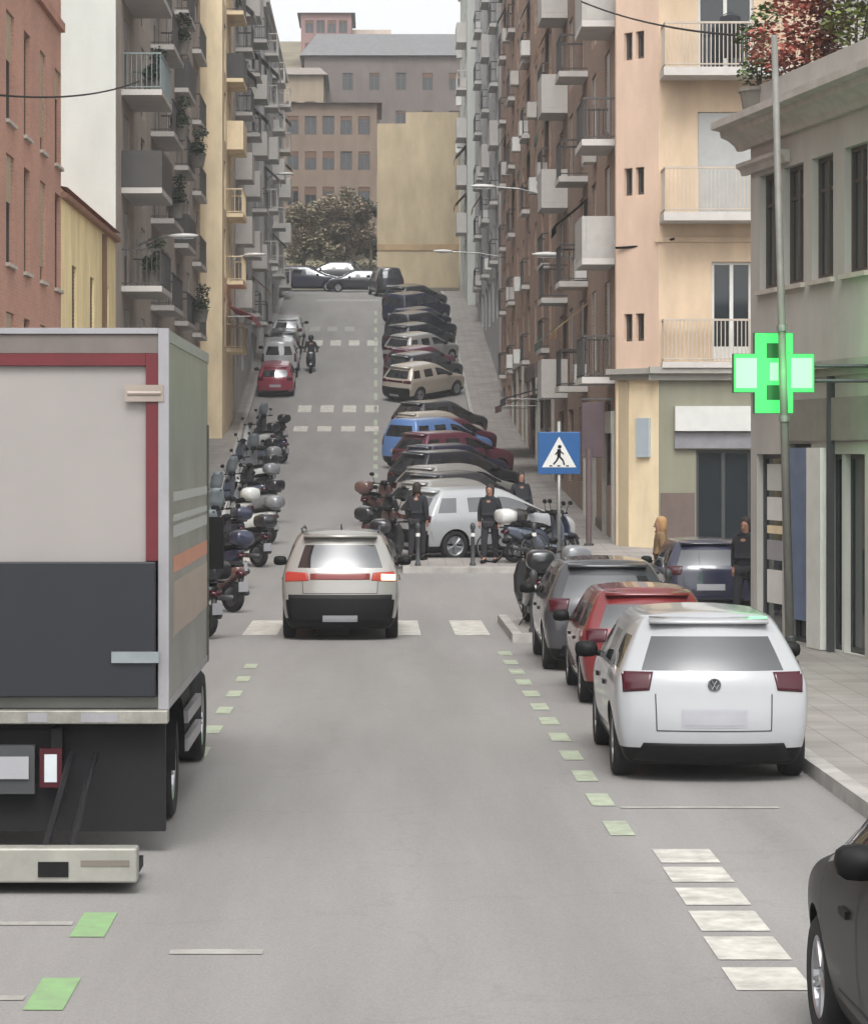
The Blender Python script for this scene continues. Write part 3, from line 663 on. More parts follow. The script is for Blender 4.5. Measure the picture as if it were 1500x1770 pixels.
far_house('hill_house', 'grey house hidden on the far right of the hill', 10, 20, 250, 32, 41, GREYD, 5, 3, 1.0, SLATE)
# ---------------------------------------------------------------- cars
CAR_MESH = {}
def car_shape(kind):
    """body and glass meshes of one car type, cut out of a smoothed cage with real wheel arches"""
    if kind in CAR_MESH: return CAR_MESH[kind]
    if kind == 'hatch': Lc, Wc, Hc, belt, sh, hood, gc, wr = 4.05, 1.76, 1.46, .95, .83, .92, .15, .31
    elif kind == 'suv': Lc, Wc, Hc, belt, sh, hood, gc, wr = 4.4, 1.86, 1.68, 1.08, .95, 1.03, .18, .35
    else: Lc, Wc, Hc, belt, sh, hood, gc, wr = 4.5, 1.84, 1.80, 1.12, .95, 1.05, .2, .32   # van
    a = -Lc / 2; f = Lc / 2
    zl = [gc, gc + .14, .55 * sh + .12, sh, belt, Hc - .15, Hc - .02]
    if kind == 'hatch': roofr, winr = .52, .33
    elif kind == 'suv': roofr, winr = .46, .34
    else: roofr, winr = .25, .18
    # stations: y at the lower body, at the window top and at the roof edge, and whether the roof is there
    st = [(a, a + winr, a + roofr, 1), (a + .22, a + winr + .16, a + roofr + .14, 1), (a + .95, a + 1.0, a + 1.02, 1), (a + 1.08, a + 1.1, a + 1.12, 1),
          (a + 1.92, a + 1.92, a + 1.92, 1), (a + 2.0, a + 2.0, a + 2.0, 1), (a + 2.75 if kind != 'van' else a + 3.0, a + 2.45, a + 2.38, 1), (f - 1.12, f - 1.1, f - 1.08, 0), (f - .5, f - .5, f - .5, 0), (f - .1, f - .16, f - .2, 0), (f, f - .1, f - .16, 0)]
    ks = [-1, -.86, -.45, 0, .45, .86, 1]; n = len(st) - 1; m_ = 6; p = 6
    def wid(i, j):
        base = [.86, .95, 1.0, 1.0, .97, .80, .70][j] * Wc / 2
        if not st[i][3]: base = [.86, .95, 1.0, 1.0, .96, .90, .82][j] * Wc / 2
        t = {0: .93, 1: .985, n: .80, n - 1: .88, n - 2: .975}.get(i, 1.0)
        if i in (0, 1) and j >= 5: t *= .95
        return base * t
    def pos(i, j, k):
        yl, yw, yr, roof = st[i]
        if roof:
            y = yl if j <= 4 else (yw if j == 5 else yr); z = zl[j]
            if i == 0 and j in (1, 2): y -= .05
            if i == 0 and j == 0: y += .08
        else:
            hz = {n - 3: hood + .06, n - 2: hood - .03, n - 1: hood - .13, n: hood - .2}[i]
            y = yl if j <= 3 else yw; z = zl[j] if j <= 2 else hz - (.12, .05, .02, 0)[j - 3]
            if j == 3: z = min(z, sh)
        x = ks[k] * wid(i, j)
        if i == 0: y += .17 * abs(ks[k]) ** 2.6
        if i == n: y -= .22 * ks[k] ** 2
        if j == 6: z += .05 * (1 - ks[k] ** 2)
        if roof and i == 6 and j >= 5: y -= .08 * ks[k] ** 2
        return (x, y, z)
    idx = {}; vs = []
    def V(i, j, k):
        if (i, j, k) not in idx: idx[(i, j, k)] = len(vs); vs.append(pos(i, j, k))
        return idx[(i, j, k)]
    fs = []; ms = []
    trim = 3 if kind == 'suv' else 1
    def F_(q, m): fs.append(tuple(V(*c) for c in q)); ms.append(m)
    for i in range(n):
        for j in range(m_):
            mm = 1 if (j == 4 and i in (1, 3, 5)) or (j == 4 and i == 6 and False) else 0
            if j == 4 and i == 6: mm = 1
            if j == 0: mm = 2
            for k, fl in ((0, 0), (p, 1)):
                q = [(i, j, k), (i, j + 1, k), (i + 1, j + 1, k), (i + 1, j, k)]
                F_(q if not fl else q[::-1], mm)
        for k in range(p):
            F_([(i, m_, k), (i, m_, k + 1), (i + 1, m_, k + 1), (i + 1, m_, k)][::-1], 1 if (i == 6 and 0 < k < p - 1) else 0)
            F_([(i, 0, k), (i, 0, k + 1), (i + 1, 0, k + 1), (i + 1, 0, k)], 2)
    for j in range(m_):
        for k in range(p):
            mr = 1 if (j == 4 and 0 < k < p - 1) else (2 if j < (2 if kind == 'suv' else 1) else 0)
            F_([(0, j, k), (0, j, k + 1), (0, j + 1, k + 1), (0, j + 1, k)], mr)
            mf = 2 if (j == 0 or (j == 1 and 0 < k < p - 1)) else 0
            F_([(n, j, k), (n, j, k + 1), (n, j + 1, k + 1), (n, j + 1, k)][::-1], mf)
    me = bpy.data.meshes.new('cage'); me.from_pydata(vs, [], fs)
    for mm in (WHITEP, CARGLASS, BLACK): me.materials.append(mm)
    me.polygons.foreach_set('material_index', ms)
    bm = bmesh.new(); bm.from_mesh(me); bmesh.ops.recalc_face_normals(bm, faces=bm.faces); bm.to_mesh(me); bm.free()
    o = bpy.data.objects.new('cage', me); COL.objects.link(o)
    s_ = o.modifiers.new('s', 'SUBSURF'); s_.levels = s_.render_levels = 2
    axles = (a + (.72 if kind != 'suv' else .82), f - (.80 if kind != 'suv' else .86)); cut = MB()
    for y in axles:
        for sx in (-1, 1):
            cut.tube((sx * (Wc / 2 - .32), y, wr), (sx * (Wc / 2 + .3), y, wr), wr + .055, 28)
    co = cut.build('cutter', BLACK); bo = o.modifiers.new('b', 'BOOLEAN'); bo.operation = 'DIFFERENCE'; bo.object = co; bo.solver = 'EXACT'
    try: bo.material_mode = 'TRANSFER'
    except Exception: pass
    ev = evaluated(o)
    kill(o); kill(co)
    names = [m.name if m else '' for m in ev.materials]
    bm = bmesh.new(); bm.from_mesh(ev); bm.faces.ensure_lookup_table()
    bvh = BVHTree.FromBMesh(bm)
    def cls(fc):
        nm = names[fc.material_index] if fc.material_index < len(names) else ''
        if nm == 'car_glass':
            c = fc.calc_center_median(); nn = fc.normal
            if abs(nn.x) > .6: return 'side_window' + ('R' if c.x > 0 else 'L')
            return 'rear_window' if c.y < 0 else 'windscreen'
        return 'under' if nm == 'black_plastic' else 'body'
    grp = {}
    for fc in bm.faces: grp.setdefault(cls(fc), []).append(fc.index)
    out = {}
    for kx, ids in grp.items():
        b2_ = bm.copy(); b2_.faces.ensure_lookup_table(); keep = set(ids)
        bmesh.ops.delete(b2_, geom=[fc for fc in b2_.faces if fc.index not in keep], context='FACES')
        for fc in b2_.faces: fc.smooth = True; fc.material_index = 0
        mm = bpy.data.meshes.new(kx.rstrip('LR') if 'window' in kx else kx); b2_.to_mesh(mm); b2_.free()
        mm.materials.append({'body': WHITEP, 'under': BLACK}.get(kx, CARGLASS)); out[kx] = mm
    bm.free()
    CAR_MESH[kind] = dict(me=out, bvh=bvh, dim=(Lc, Wc, Hc, belt, sh, hood, gc, wr), ax=axles)
    return CAR_MESH[kind]

def patch(bvh, quad, d, off=.008, n=10, m=6, thick=.03):
    """a thin lens or panel that follows the bodywork: quad of (x,z) corners shot along +y or -y"""
    (x0, z0), (x1, z1), (x2, z2), (x3, z3) = quad; pts = []
    for j in range(m + 1):
        for i in range(n + 1):
            s, t = i / n, j / m
            x = (x0 * (1 - s) + x1 * s) * (1 - t) + (x3 * (1 - s) + x2 * s) * t; z = (z0 * (1 - s) + z1 * s) * (1 - t) + (z3 * (1 - s) + z2 * s) * t
            h, nn, _, _ = bvh.ray_cast(Vector((x, -5 * d, z)), Vector((0, d, 0)))
            pts.append(h if h is not None else (pts[-1].copy() if pts else Vector((x, 0, z))))
    q = [p_ + Vector((0, -d * off, 0)) for p_ in pts]; b = MB(); vs = [tuple(p_) for p_ in q]
    fs = [(j * (n + 1) + i, j * (n + 1) + i + 1, (j + 1) * (n + 1) + i + 1, (j + 1) * (n + 1) + i) for j in range(m) for i in range(n)]
    rim = [i for i in range(n + 1)] + [j * (n + 1) + n for j in range(1, m + 1)] + [m * (n + 1) + i for i in range(n - 1, -1, -1)] + [j * (n + 1) for j in range(m - 1, 0, -1)]
    o = len(vs)
    for r_ in rim: vs.append((q[r_].x, q[r_].y + d * thick, q[r_].z))
    k = len(rim)
    for i in range(k): fs.append((rim[i], rim[(i + 1) % k], o + (i + 1) % k, o + i))
    b.add(vs, fs); return b

def side_seam(bvh, sx, pts, w=.006, off=.004, thick=.01):
    """dark panel gap on a car's flank through (y,z) points"""
    b = MB()
    for (ya, za), (yb, zb) in zip(pts, pts[1:]):
        n = 6; prev = None; d = Vector((0, yb - ya, zb - za)).normalized(); nn = Vector((0, -d.z, d.y)) * w
        for i in range(n + 1):
            t = i / n; h, *_ = bvh.ray_cast(Vector((sx * 3, ya + (yb - ya) * t, za + (zb - za) * t)), Vector((-sx, 0, 0)))
            if h is None: prev = None; continue
            h = h + Vector((sx * off, 0, 0)); c = (h + nn, h - nn)
            if prev: b.quad(prev[0], c[0], c[1], prev[1])
            prev = c
    return b
PAINTS = {}
def paint(name, rgb, metal=.0):
    return mat(name, rgb, rough=.28, metal=metal, var=.03, scale=2, coat=.8)
WH = {}
def wheel_meshes(wr, w=.2):
    if wr in WH: return WH[wr]
    M = Matrix.Rotation(R(90), 4, 'Y'); h = w / 2
    t = MB().lathe([(wr * .66, -h * .9), (wr * .9, -h), (wr * .98, -h * .8), (wr, -h * .4), (wr, h * .4), (wr * .98, h * .8), (wr * .9, h), (wr * .66, h * .9), (wr * .66, -h * .9)], M, 24)
    r_ = MB()
    for s in (-1, 1):
        r_.lathe([(wr * .67, s * h * .9), (wr * .62, s * h * .8), (wr * .58, s * h * .35), (.02, s * h * .3)], M, 24)
        r_.lathe([(.055, s * h * .3), (.055, s * h * .72), (.001, s * h * .74)], M, 12)
        for k in range(5):
            aa = 2 * PI * k / 5
            for da in (-.09, .09):
                p0 = M @ Vector((.05 * math.cos(aa), .05 * math.sin(aa), s * h * .62)); p1 = M @ Vector((wr * .62 * math.cos(aa + da), wr * .62 * math.sin(aa + da), s * h * .7))
                r_.tube(p0, p1, .018, 6, .014)
    WH[wr] = (t.mesh('wheel', RUBBER, True), r_.mesh('rim', ALU, False)); return WH[wr]

PART = {}
def car_parts(kind):
    if kind in PART: return PART[kind]
    S_ = car_shape(kind); bv = S_['bvh']; Lc, Wc, Hc, belt, sh, hood, gc, wr = S_['dim']; P = {}
    hw = Wc / 2
    if kind == 'hatch':
        for sx, nm in ((-1, 'L'), (1, 'R')): P['tail_light' + nm] = patch(bv, [(sx * hw * .64, .82), (sx * hw * .90, .80), (sx * hw * .91, .98), (sx * hw * .60, .98)], 1).mesh('tail_light', REDGLASS, True)
        P['plate'] = patch(bv, [(-.27, .52), (.27, .52), (.27, .64), (-.27, .64)], 1).mesh('number_plate', PLATE)
        P['bumper_trim'] = patch(bv, [(-hw * .80, .19), (hw * .80, .19), (hw * .70, .36), (-hw * .70, .36)], 1).mesh('bumper_trim', BLACK, True)
        zt = Hc - .03
        sp = MB(); sp.loft([[(x, S_yr + .03, zt - .055), (x, S_yr - .09, zt - .045), (x, S_yr - .09, zt - .02), (x, S_yr + .06, zt + .012)] for x, S_yr in ((-hw * .60, -Lc / 2 + .52), (-hw * .3, -Lc / 2 + .46), (0, -Lc / 2 + .45), (hw * .3, -Lc / 2 + .46), (hw * .60, -Lc / 2 + .52))])
        P['spoiler'] = sp.mesh('spoiler', WHITEP, True)
    elif kind == 'suv':
        for sx, nm in ((-1, 'L'), (1, 'R')): P['tail_light' + nm] = patch(bv, [(sx * hw * .52, .94), (sx * hw * .92, .92), (sx * hw * .92, 1.08), (sx * hw * .55, 1.06)], 1).mesh('tail_light', REDGLASS, True)
        P['light_bar'] = patch(bv, [(-hw * .50, .955), (hw * .50, .955), (hw * .50, 1.05), (-hw * .50, 1.05)], 1).mesh('light_bar', REDGLASS, True)
        P['plate'] = patch(bv, [(-.27, .30), (.27, .30), (.27, .40), (-.27, .40)], 1).mesh('number_plate', PLATE)
        P['bumper_trim'] = patch(bv, [(-hw * .94, .28), (hw * .94, .28), (hw * .95, .72), (-hw * .95, .72)], 1, .006, 20).mesh('bumper_trim', BLACK, True)
        zt = Hc - .03; sp = MB(); sp.loft([[(x, y_ + .05, zt - .06), (x, y_ - .12, zt - .05), (x, y_ - .12, zt - .02), (x, y_ + .1, zt + .015)] for x, y_ in ((-hw * .62, -Lc / 2 + .48), (0, -Lc / 2 + .40), (hw * .62, -Lc / 2 + .48))])
        P['spoiler'] = sp.mesh('spoiler', WHITEP, True)
        b = MB()
        for sx in (-1, 1): b.path([(sx * hw * .64, -Lc / 2 + .6, Hc + .0), (sx * hw * .66, -Lc / 2 + .75, Hc + .045), (sx * hw * .66, .25, Hc + .045), (sx * hw * .64, .4, Hc)], .018, 6)
        P['roof_rails'] = b.mesh('roof_rail', DARKGREY)
    else:
        for sx, nm in ((-1, 'L'), (1, 'R')): P['tail_light' + nm] = patch(bv, [(sx * hw * .80, .85), (sx * hw * .93, .85), (sx * hw * .90, 1.25), (sx * hw * .80, 1.25)], 1).mesh('tail_light', REDGLASS, True)
        P['plate'] = patch(bv, [(-.27, .62), (.27, .62), (.27, .74), (-.27, .74)], 1).mesh('number_plate', PLATE)
        P['bumper_trim'] = patch(bv, [(-hw * .88, .30), (hw * .88, .30), (hw * .88, .46), (-hw * .88, .46)], 1).mesh('bumper_trim', BLACK, True)
    for sx, nm in ((-1, 'L'), (1, 'R')): P['headlight' + nm] = patch(bv, [(sx * hw * .45, .62), (sx * hw * .80, .66), (sx * hw * .80, .76), (sx * hw * .45, .72)], -1).mesh('headlight', CLEAR, True)
    for sx, nm in ((-1, 'L'), (1, 'R')):
        y = Lc / 2 - 1.55; b = MB(); b.loft([sell(y - .07, sx * (hw + .10), belt + .06, .11, .075, 12), sell(y + .02, sx * (hw + .10), belt + .06, .11, .08, 12), sell(y + .09, sx * (hw + .08), belt + .05, .06, .05, 12)])
        b.tube((sx * hw * .86, y + .03, belt), (sx * (hw + .05), y + .03, belt + .03), .03)
        P['mirror' + nm] = b.mesh('wing_mirror', BLACK, True)
        b = MB()
        for yy in (-Lc / 2 + 1.25, -Lc / 2 + 2.2):
            h, *_ = bv.ray_cast(Vector((sx * 3, yy, sh - .04)), Vector((-sx, 0, 0)))
            if h: b.box(h.x - .02, yy, sh - .055, h.x + .02, yy + .18, sh - .02)
        P['handle' + nm] = b.mesh('door_handle', BLACK)
    sm = MATS.get('panel_gap') or mat('panel_gap', (48, 48, 50), rough=.7, var=0)
    for sx, nm in ((-1, 'L'), (1, 'R')):
        y1, y2, y3 = -Lc / 2 + 1.12, -Lc / 2 + 2.02, Lc / 2 - 1.12
        b = side_seam(bv, sx, [(y1 - .1, belt), (y1 + .12, .40), (y3 + .02, .36), (y3 + .04, belt - .04)]); b2 = side_seam(bv, sx, [(y2, belt), (y2, .37)]); b.add(b2.v, b2.f)
        P['door_gap' + nm] = b.mesh('door_gap', sm)
    q = MB(); w_ = hw * (.57 if kind == 'hatch' else .62); zb, ze = (.47, .79) if kind == 'hatch' else ((.74, .93) if kind == 'suv' else (.5, 1.2))
    for s in (-1, 1):
        k_ = patch(bv, [(s * w_ - .005, zb), (s * w_ + .005, zb), (s * (w_ + .01) + .005, ze), (s * (w_ + .01) - .005, ze)], 1, .004, 1, 6, .01); q.add(k_.v, k_.f)
    k_ = patch(bv, [(-w_, zb - .005), (w_, zb - .005), (w_, zb + .005), (-w_, zb + .005)], 1, .004, 16, 1, .01); q.add(k_.v, k_.f)
    P['gap'] = q.mesh('tailgate_gap', sm)
    wp = MB(); wp.tube((-.02, -Lc / 2 + (.16 if kind != 'van' else .08), belt + .06), (.26, -Lc / 2 + (.2 if kind != 'van' else .1), belt + .11), .012, 6)
    P['wiper'] = wp.mesh('rear_wiper', BLACK)
    PART[kind] = P; return P

def car(name, kind, loc, rz, pm, label, cat='car', group=None, detail=2, sz=1.0):
    """detail 2 all parts, 1 the parts that show from some way off"""
    S_ = car_shape(kind); P = car_parts(kind); Lc, Wc, Hc, belt, sh, hood, gc, wr = S_['dim']
    r_ = empty(name, loc, rz, label, cat, group)
    body = link_mesh('body', S_['me']['body'], r_); body.material_slots[0].link = 'OBJECT'; body.material_slots[0].material = pm
    link_mesh('underbody', S_['me']['under'], r_)
    for k, nm in (('side_windowL', 'side_window'), ('side_windowR', 'side_window'), ('rear_window', 'rear_window'), ('windscreen', 'windscreen')):
        if k in S_['me']: link_mesh(nm, S_['me'][k], r_)
    for k, me in P.items():
        if detail < 2 and k in ('wiper', 'crease', 'roof_rails', 'gap', 'door_gapL', 'door_gapR') or (detail < 2 and k.startswith(('handle', 'headlight'))): continue
        o = link_mesh(me.name.split('.')[0], me, r_)
        if k in ('spoiler', ): o.material_slots[0].link = 'OBJECT'; o.material_slots[0].material = pm
    t, ri = wheel_meshes(wr)
    for y in S_['ax']:
        for sx in (-1, 1):
            wo = link_mesh('wheel', t, r_, (sx * (Wc / 2 - .125), y, wr)); link_mesh('rim', ri, wo)
    if sz != 1: r_.scale = (sz, sz, sz)
    return r_
def pitch_at(y, rz):   # tilt a thing standing on the slope
    s = math.atan((g(y + 1.5) - g(y - 1.5)) / 3.0)
    return s
def on_slope(o, y, rz):
    s = pitch_at(y, rz); o.rotation_mode = 'XYZ'
    M = Matrix.Rotation(s, 4, 'X') @ Matrix.Rotation(rz, 4, 'Z'); o.rotation_euler = M.to_euler(); return o

PW = paint('white_paint', (156, 158, 160)); PS = paint('silver_paint', (156, 154, 150), .3); PR_ = paint('red_paint', (108, 34, 36)); PG = paint('grey_paint', (62, 63, 67), .2)
PD = paint('dark_paint', (34, 36, 42)); PN = paint('navy_paint', (38, 40, 60)); PM = paint('maroon_paint', (92, 46, 60)); PB = paint('blue_paint', (96, 128, 178)); PL = paint('beige_paint', (176, 168, 156), .2); PP = paint('crimson_paint', (132, 44, 62))

# silver car driving away with its lights on
SUVL = (-.56, 43.5)
sv = car('silver_suv', 'suv', (SUVL[0], SUVL[1], .004), 0, PS, 'silver sport utility car driving away with its red rear lights lit')
LIT = mat('lit_red_lens', (120, 40, 40), rough=.2, var=0, emit=(255, 96, 64), estr=.14); LITO = mat('lit_brake_lens', (255, 190, 150), rough=.2, var=0, emit=(255, 214, 180), estr=1.5)
for c in sv.children:
    if c.name.startswith('light_bar'):
        c.data = c.data.copy(); c.data.materials[0] = mat('dim_red_bar', (110, 56, 54), rough=.25, var=0, emit=(255, 90, 70), estr=.04)
    if c.name.startswith('tail_light'):
        c.data = c.data.copy(); right = c.data.vertices[0].co.x > 0; c.data.materials[0] = LIT
# lit flasher at the right end
S_ = car_shape('suv'); fl = patch(S_['bvh'], [(.64, .945), (.86, .94), (.86, 1.03), (.64, 1.04)], 1, .016).build('turn_signal', LITO, sv); fl['label'] = 'glowing right turn signal'
MB().loft([[(-.02, -.45, 1.67), (.02, -.45, 1.67), (.012, -.52, 1.67), (-.012, -.52, 1.67)], [(-.006, -.6, 1.78), (.006, -.6, 1.78), (.004, -.62, 1.78), (-.004, -.62, 1.78)]]).build('aerial', BLACK, sv)

# near parked row on the right
wh = car('white_hatchback', 'hatch', (3.01, 23.35 + 2.03, .004), R(-1.2), PW, 'white parked hatchback with dark red tail lights nearest on the right')
bv = car_shape('hatch')['bvh']; h_, *_ = bv.ray_cast(Vector((0, -5, .875)), Vector((0, 1, 0)))
em = MB(); Me = Matrix.Translation((0, h_.y - .012, .875)) @ Matrix.Rotation(R(90), 4, 'X')
em.lathe([(.044, -.004), (.058, -.004), (.058, .008), (.044, .008), (.044, -.004)], Me, 24)
for a_, b_ in (((-.022, .035), (0, -.0)), ((0, 0), (.022, .035)), ((-.04, .0), (-.018, -.038)), ((-.018, -.038), (0, -.005)), ((0, -.005), (.018, -.038)), ((.018, -.038), (.04, .0))):
    em.tube(Me @ Vector((a_[0], a_[1], .004)), Me @ Vector((b_[0], b_[1], .004)), .006, 6)
em.build('badge', mat('chrome', (150, 152, 156), rough=.15, metal=.9, var=0), wh)
MB().lathe([(.001, .0), (.046, .0)], Me, 20).build('badge_field', DARKGREY, wh)
lic = patch(bv, [(-.29, .50), (.29, .50), (.29, .66), (-.29, .66)], 1, .004).build('plate_recess', mat('grey_recess', (150, 150, 156), rough=.4, var=0), wh)
car('red_hatchback', 'hatch', (3.16, 30.3 + 2.03, .004), R(-.6), PR_, 'red hatchback parked directly ahead of the white hatchback', group='cars parked along the right kerb', sz=.91)
car('grey_hatchback', 'hatch', (3.12, 35.3 + 2.03, .004), R(-.5), PG, 'grey hatchback parked ahead of the red one at the build-out', group='cars parked along the right kerb')

# cars parked at an angle on the right beyond the side street
ang = R(-40)     # heading up and to the right
def diag(y, kind, pm, nm, label, x0=.55, d=1, ang=R(-40)):
    o = car(nm, kind, (x0 + 1.95 + rnd.uniform(-.12, .2), y + 1.3, g(y + 1.3) + .01), ang, pm, label, group='cars parked at an angle on the right', detail=d)
    return on_slope(o, y + 1.3, ang)
dc = [(63.3, 'suv', PW, 'white', 'white car parked at an angle nearest the kerb island', .55),
      (66.6, 'hatch', PN, 'navy', 'navy car tucked in just behind the white angled car', .75),
      (69.9, 'hatch', PS, 'silver', 'silver car parked at an angle, third up from the kerb island', .3), (73.2, 'hatch', PG, 'grey', 'grey car parked at an angle, fourth up from the kerb island', .35),
      (76.5, 'hatch', PS, 'silver', 'silver car parked at an angle, fifth up from the kerb island', .25), (79.8, 'suv', PD, 'dark', 'dark car parked at an angle, sixth up from the kerb island', .4), (83.2, 'hatch', PW, 'white', 'white car parked at an angle between a dark one and a navy one', .3),
      (86.6, 'hatch', PN, 'navy', 'navy car parked at an angle below the maroon car', .4), (90, 'suv', PM, 'maroon', 'maroon car parked at an angle below the light blue van', .55), (96, 'van', PB, 'blue', 'light blue van standing at the lane edge below the upper crossing', .15),
      (101, 'hatch', PM, 'maroon', 'dark maroon car next to the light blue van', .9), (104.6, 'hatch', PL, 'beige', 'beige car parked at an angle just below the upper crossing', .3), (108, 'suv', PG, 'grey', 'grey car parked at an angle nearest the upper crossing', .5)]
for i, (y, k, pm, c, lb, x0) in enumerate(dc): diag(y, k, pm, {'suv': c + '_suv', 'hatch': c + '_hatchback', 'van': c + '_van'}[k], lb, x0, 1, R(-62) if i == 0 else R(-44 - 4 * (i % 3)))
dc2 = [(123.5, 'suv', PL, 'beige_suv', 'beige car parked at an angle first above the upper crossing'), (127, 'suv', PG, 'grey_suv', 'grey car parked at an angle second above the upper crossing'), (130.5, 'hatch', PM, 'maroon_hatchback', 'maroon car parked at an angle third above the upper crossing'),
       (134, 'suv', PS, 'silver_suv', 'silver car parked at an angle with pale rear above the maroon one'), (138, 'suv', PD, 'dark_suv', 'dark car parked at an angle with a wide windscreen near the top'), (142, 'van', PD, 'dark_van', 'dark van parked at an angle near the top of the street'),
       (146.5, 'hatch', PN, 'navy_hatchback', 'navy car parked at an angle near the top of the street'), (151, 'van', PN, 'navy_van', 'navy van parked high up below the ochre wall'), (156, 'suv', PD, 'dark_suv', 'dark car highest of those parked at an angle')]
for y, k, pm, nm, lb in dc2: diag(y, k, pm, nm, lb, .35)
# parked and moving cars on the left and at the top
for nm, k, x, y, pm, lb in (('crimson_hatchback', 'hatch', -4.72, 124.5, PP, 'crimson car lowest of the left-hand parked cars above the crossing'), ('white_van', 'van', -4.75, 130.5, PW, 'white van parked on the left above the crimson car'),
                            ('grey_hatchback', 'hatch', -4.75, 136.5, PG, 'grey car parked on the left above the white van'), ('white_hatchback', 'hatch', -4.75, 142, PW, 'white car parked highest on the left')):
    on_slope(car(nm, k, (x, y + 2, g(y + 2) + .01), 0, pm, lb, detail=1), y + 2, 0)
for nm, k, x, y, pm, rz, lb in (('dark_hatchback', 'hatch', -1.3, 178, PD, R(90), 'dark car crossing the top of the street'), ('navy_suv', 'suv', -4.6, 180.3, PN, R(-90), 'navy car waiting at the top left of the street'), ('dark_van', 'van', .6, 170, PD, R(8), 'dark van standing at the very top of the lane')):
    on_slope(car(nm, k, (x, y, g(y) + .012), rz, pm, lb, detail=1), y, rz)

car('navy_hatchback', 'hatch', (5.95, 49.2, .004), R(0), PN, 'navy car standing in the mouth of the side street beside the black coat', sz=.93)
car('dark_suv', 'suv', (-3.2, 184.2, g(184) + .1), R(92), PD, 'dark car parked in front of the hedge at the street head', detail=1)
# ---------------------------------------------------------------- box lorry
TY = 19.2                                   # tail of the box
tr = empty('box_lorry', (-2.72, TY, .004), 0, 'white box lorry with red framed rear door and dark tail lift', 'lorry')
TX0, TX1, TB, TT, TLn = -1.22, 1.22, 1.06, 3.8, 4.5
BOXS = mat('lorry_side_panel', (132, 133, 127), rough=.35, var=.12, scale=1.2, dark=(112, 113, 106)); BOXD = mat('lorry_door', (142, 137, 134), rough=.5, var=.04, scale=1.0)
REDP = mat('red_door_frame', (92, 20, 27), rough=.4, var=.1); DLIFT = mat('tail_lift_panel', (19, 22, 30), rough=.55, var=.12, scale=2); TRIM = mat('aluminium_trim', (150, 149, 152), rough=.4, metal=.4, var=.08); OLT = mat('dark_edge_trim', (70, 72, 64), rough=.6)
# open-backed shell: sides, roof, front, floor
b = MB(); b.box(TX0, .08, TB, TX0 + .05, TLn, TT); b.box(TX1 - .05, .08, TB, TX1, TLn, TT); b.box(TX0 + .052, .08, TT - .05, TX1 - .052, TLn, TT - .003); b.box(TX0 + .052, TLn - .05, TB, TX1 - .052, TLn - .002, TT - .053); b.box(TX0 + .052, .08, TB, TX1 - .052, TLn - .053, TB + .08)
bx = b.build('cargo_box', BOXS, tr)
b = MB(); b.box(TX0 - .006, -.02, TB, TX0 + .07, .078, TT + .01); b.box(TX1 - .07, -.02, TB, TX1 + .006, .078, TT + .01)
b.box(TX0 + .072, -.02, TT - .03, TX1 - .072, .078, TT + .012); b.build('rear_frame', TRIM, tr)
MB().box(TX0 + .072, .0, TT - .17, TX1 - .072, .076, TT - .033).build('roof_header', mat('grey_brown_trim', (104, 96, 92), rough=.6, var=.12), tr)
b = MB(); b.box(TX0 + .073, -.012, 2.13, TX0 + .16, .07, TT - .173); b.box(TX1 - .16, -.012, 2.13, TX1 - .073, .07, TT - .173); b.box(TX0 + .162, -.012, TT - .26, TX1 - .162, .07, TT - .173)
b.build('door_frame', REDP, tr)
dr = MB(); dr.box(TX0 + .163, .03, 2.10, TX1 - .163, .06, TT - .262)
dr = dr.build('rear_door', BOXD, tr); b = MB()
b.box(TX0 + .17, .026, 2.103, TX1 - .17, .0295, 2.125)
b.build('door_seam', mat('grey_seam', (130, 126, 125), rough=.6, var=0), dr)
b = MB(); b.box(TX1 - .31, -.03, 3.28, TX1 - .03, -.014, 3.40); b.tube((TX1 - .05, -.025, 3.34), (TX1 - .29, -.025, 3.34), .018); b.build('door_latch', mat('buff_metal', (146, 134, 124), rough=.5), tr)
b = MB(); b.box(TX0 + .08, -.075, TB + .09, TX1 - .085, -.022, 2.125)
tl = b.build('tail_lift', DLIFT, tr, bevel=.01); b = MB()
b.box(TX1 - .40, -.10, TB + .34, TX1 - .06, -.078, TB + .42); b.build('lift_handle', mat('grey_handle', (128, 136, 138), rough=.4), tl)
b = MB()
for k in range(9): b.box(TX0 + .09, -.079, TB + .16 + k * .1, TX1 - .12, -.0765, TB + .166 + k * .1)
pass
b = MB(); b.box(TX0, -.09, TB - .10, TX1 + .003, .076, TB - .003); b.build('rear_sill', mat('worn_sill', (142, 140, 132), rough=.5, metal=.3, var=.2, scale=8), tr, bevel=.008)
b = MB(); b.box(TX1 - .62, -.094, TB - .085, TX1 - .35, -.091, TB - .02); b.box(TX1 - 1.0, -.094, TB - .085, TX1 - .86, -.091, TB - .02); b.build('sill_plate', TRIM, tr)
b = MB(); b.box(TX1 + .001, TLn - .12, TB, TX1 + .012, TLn + .003, 3.16); b.build('side_trim', OLT, tr)
b = MB(); b.box(TX1 + .001, .08, TB, TX1 + .008, TLn - .13, TB + .06); b.box(TX1 + .001, .08, TT - .09, TX1 + .010, TLn, TT - .004); b.build('side_rail', TRIM, tr)
b = MB()  # reflections in the box side, painted on as flat white, orange and beige bands
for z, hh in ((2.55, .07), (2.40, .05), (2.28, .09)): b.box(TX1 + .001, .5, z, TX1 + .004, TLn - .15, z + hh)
b.build('painted_reflection', mat('white_reflection', (168, 170, 168), rough=.4, var=.05), tr)
b = MB(); b.box(TX1 + .001, .5, 2.02, TX1 + .005, TLn - .15, 2.14); b.build('painted_reflection', mat('orange_reflection', (190, 124, 96), rough=.35, var=.1), tr)
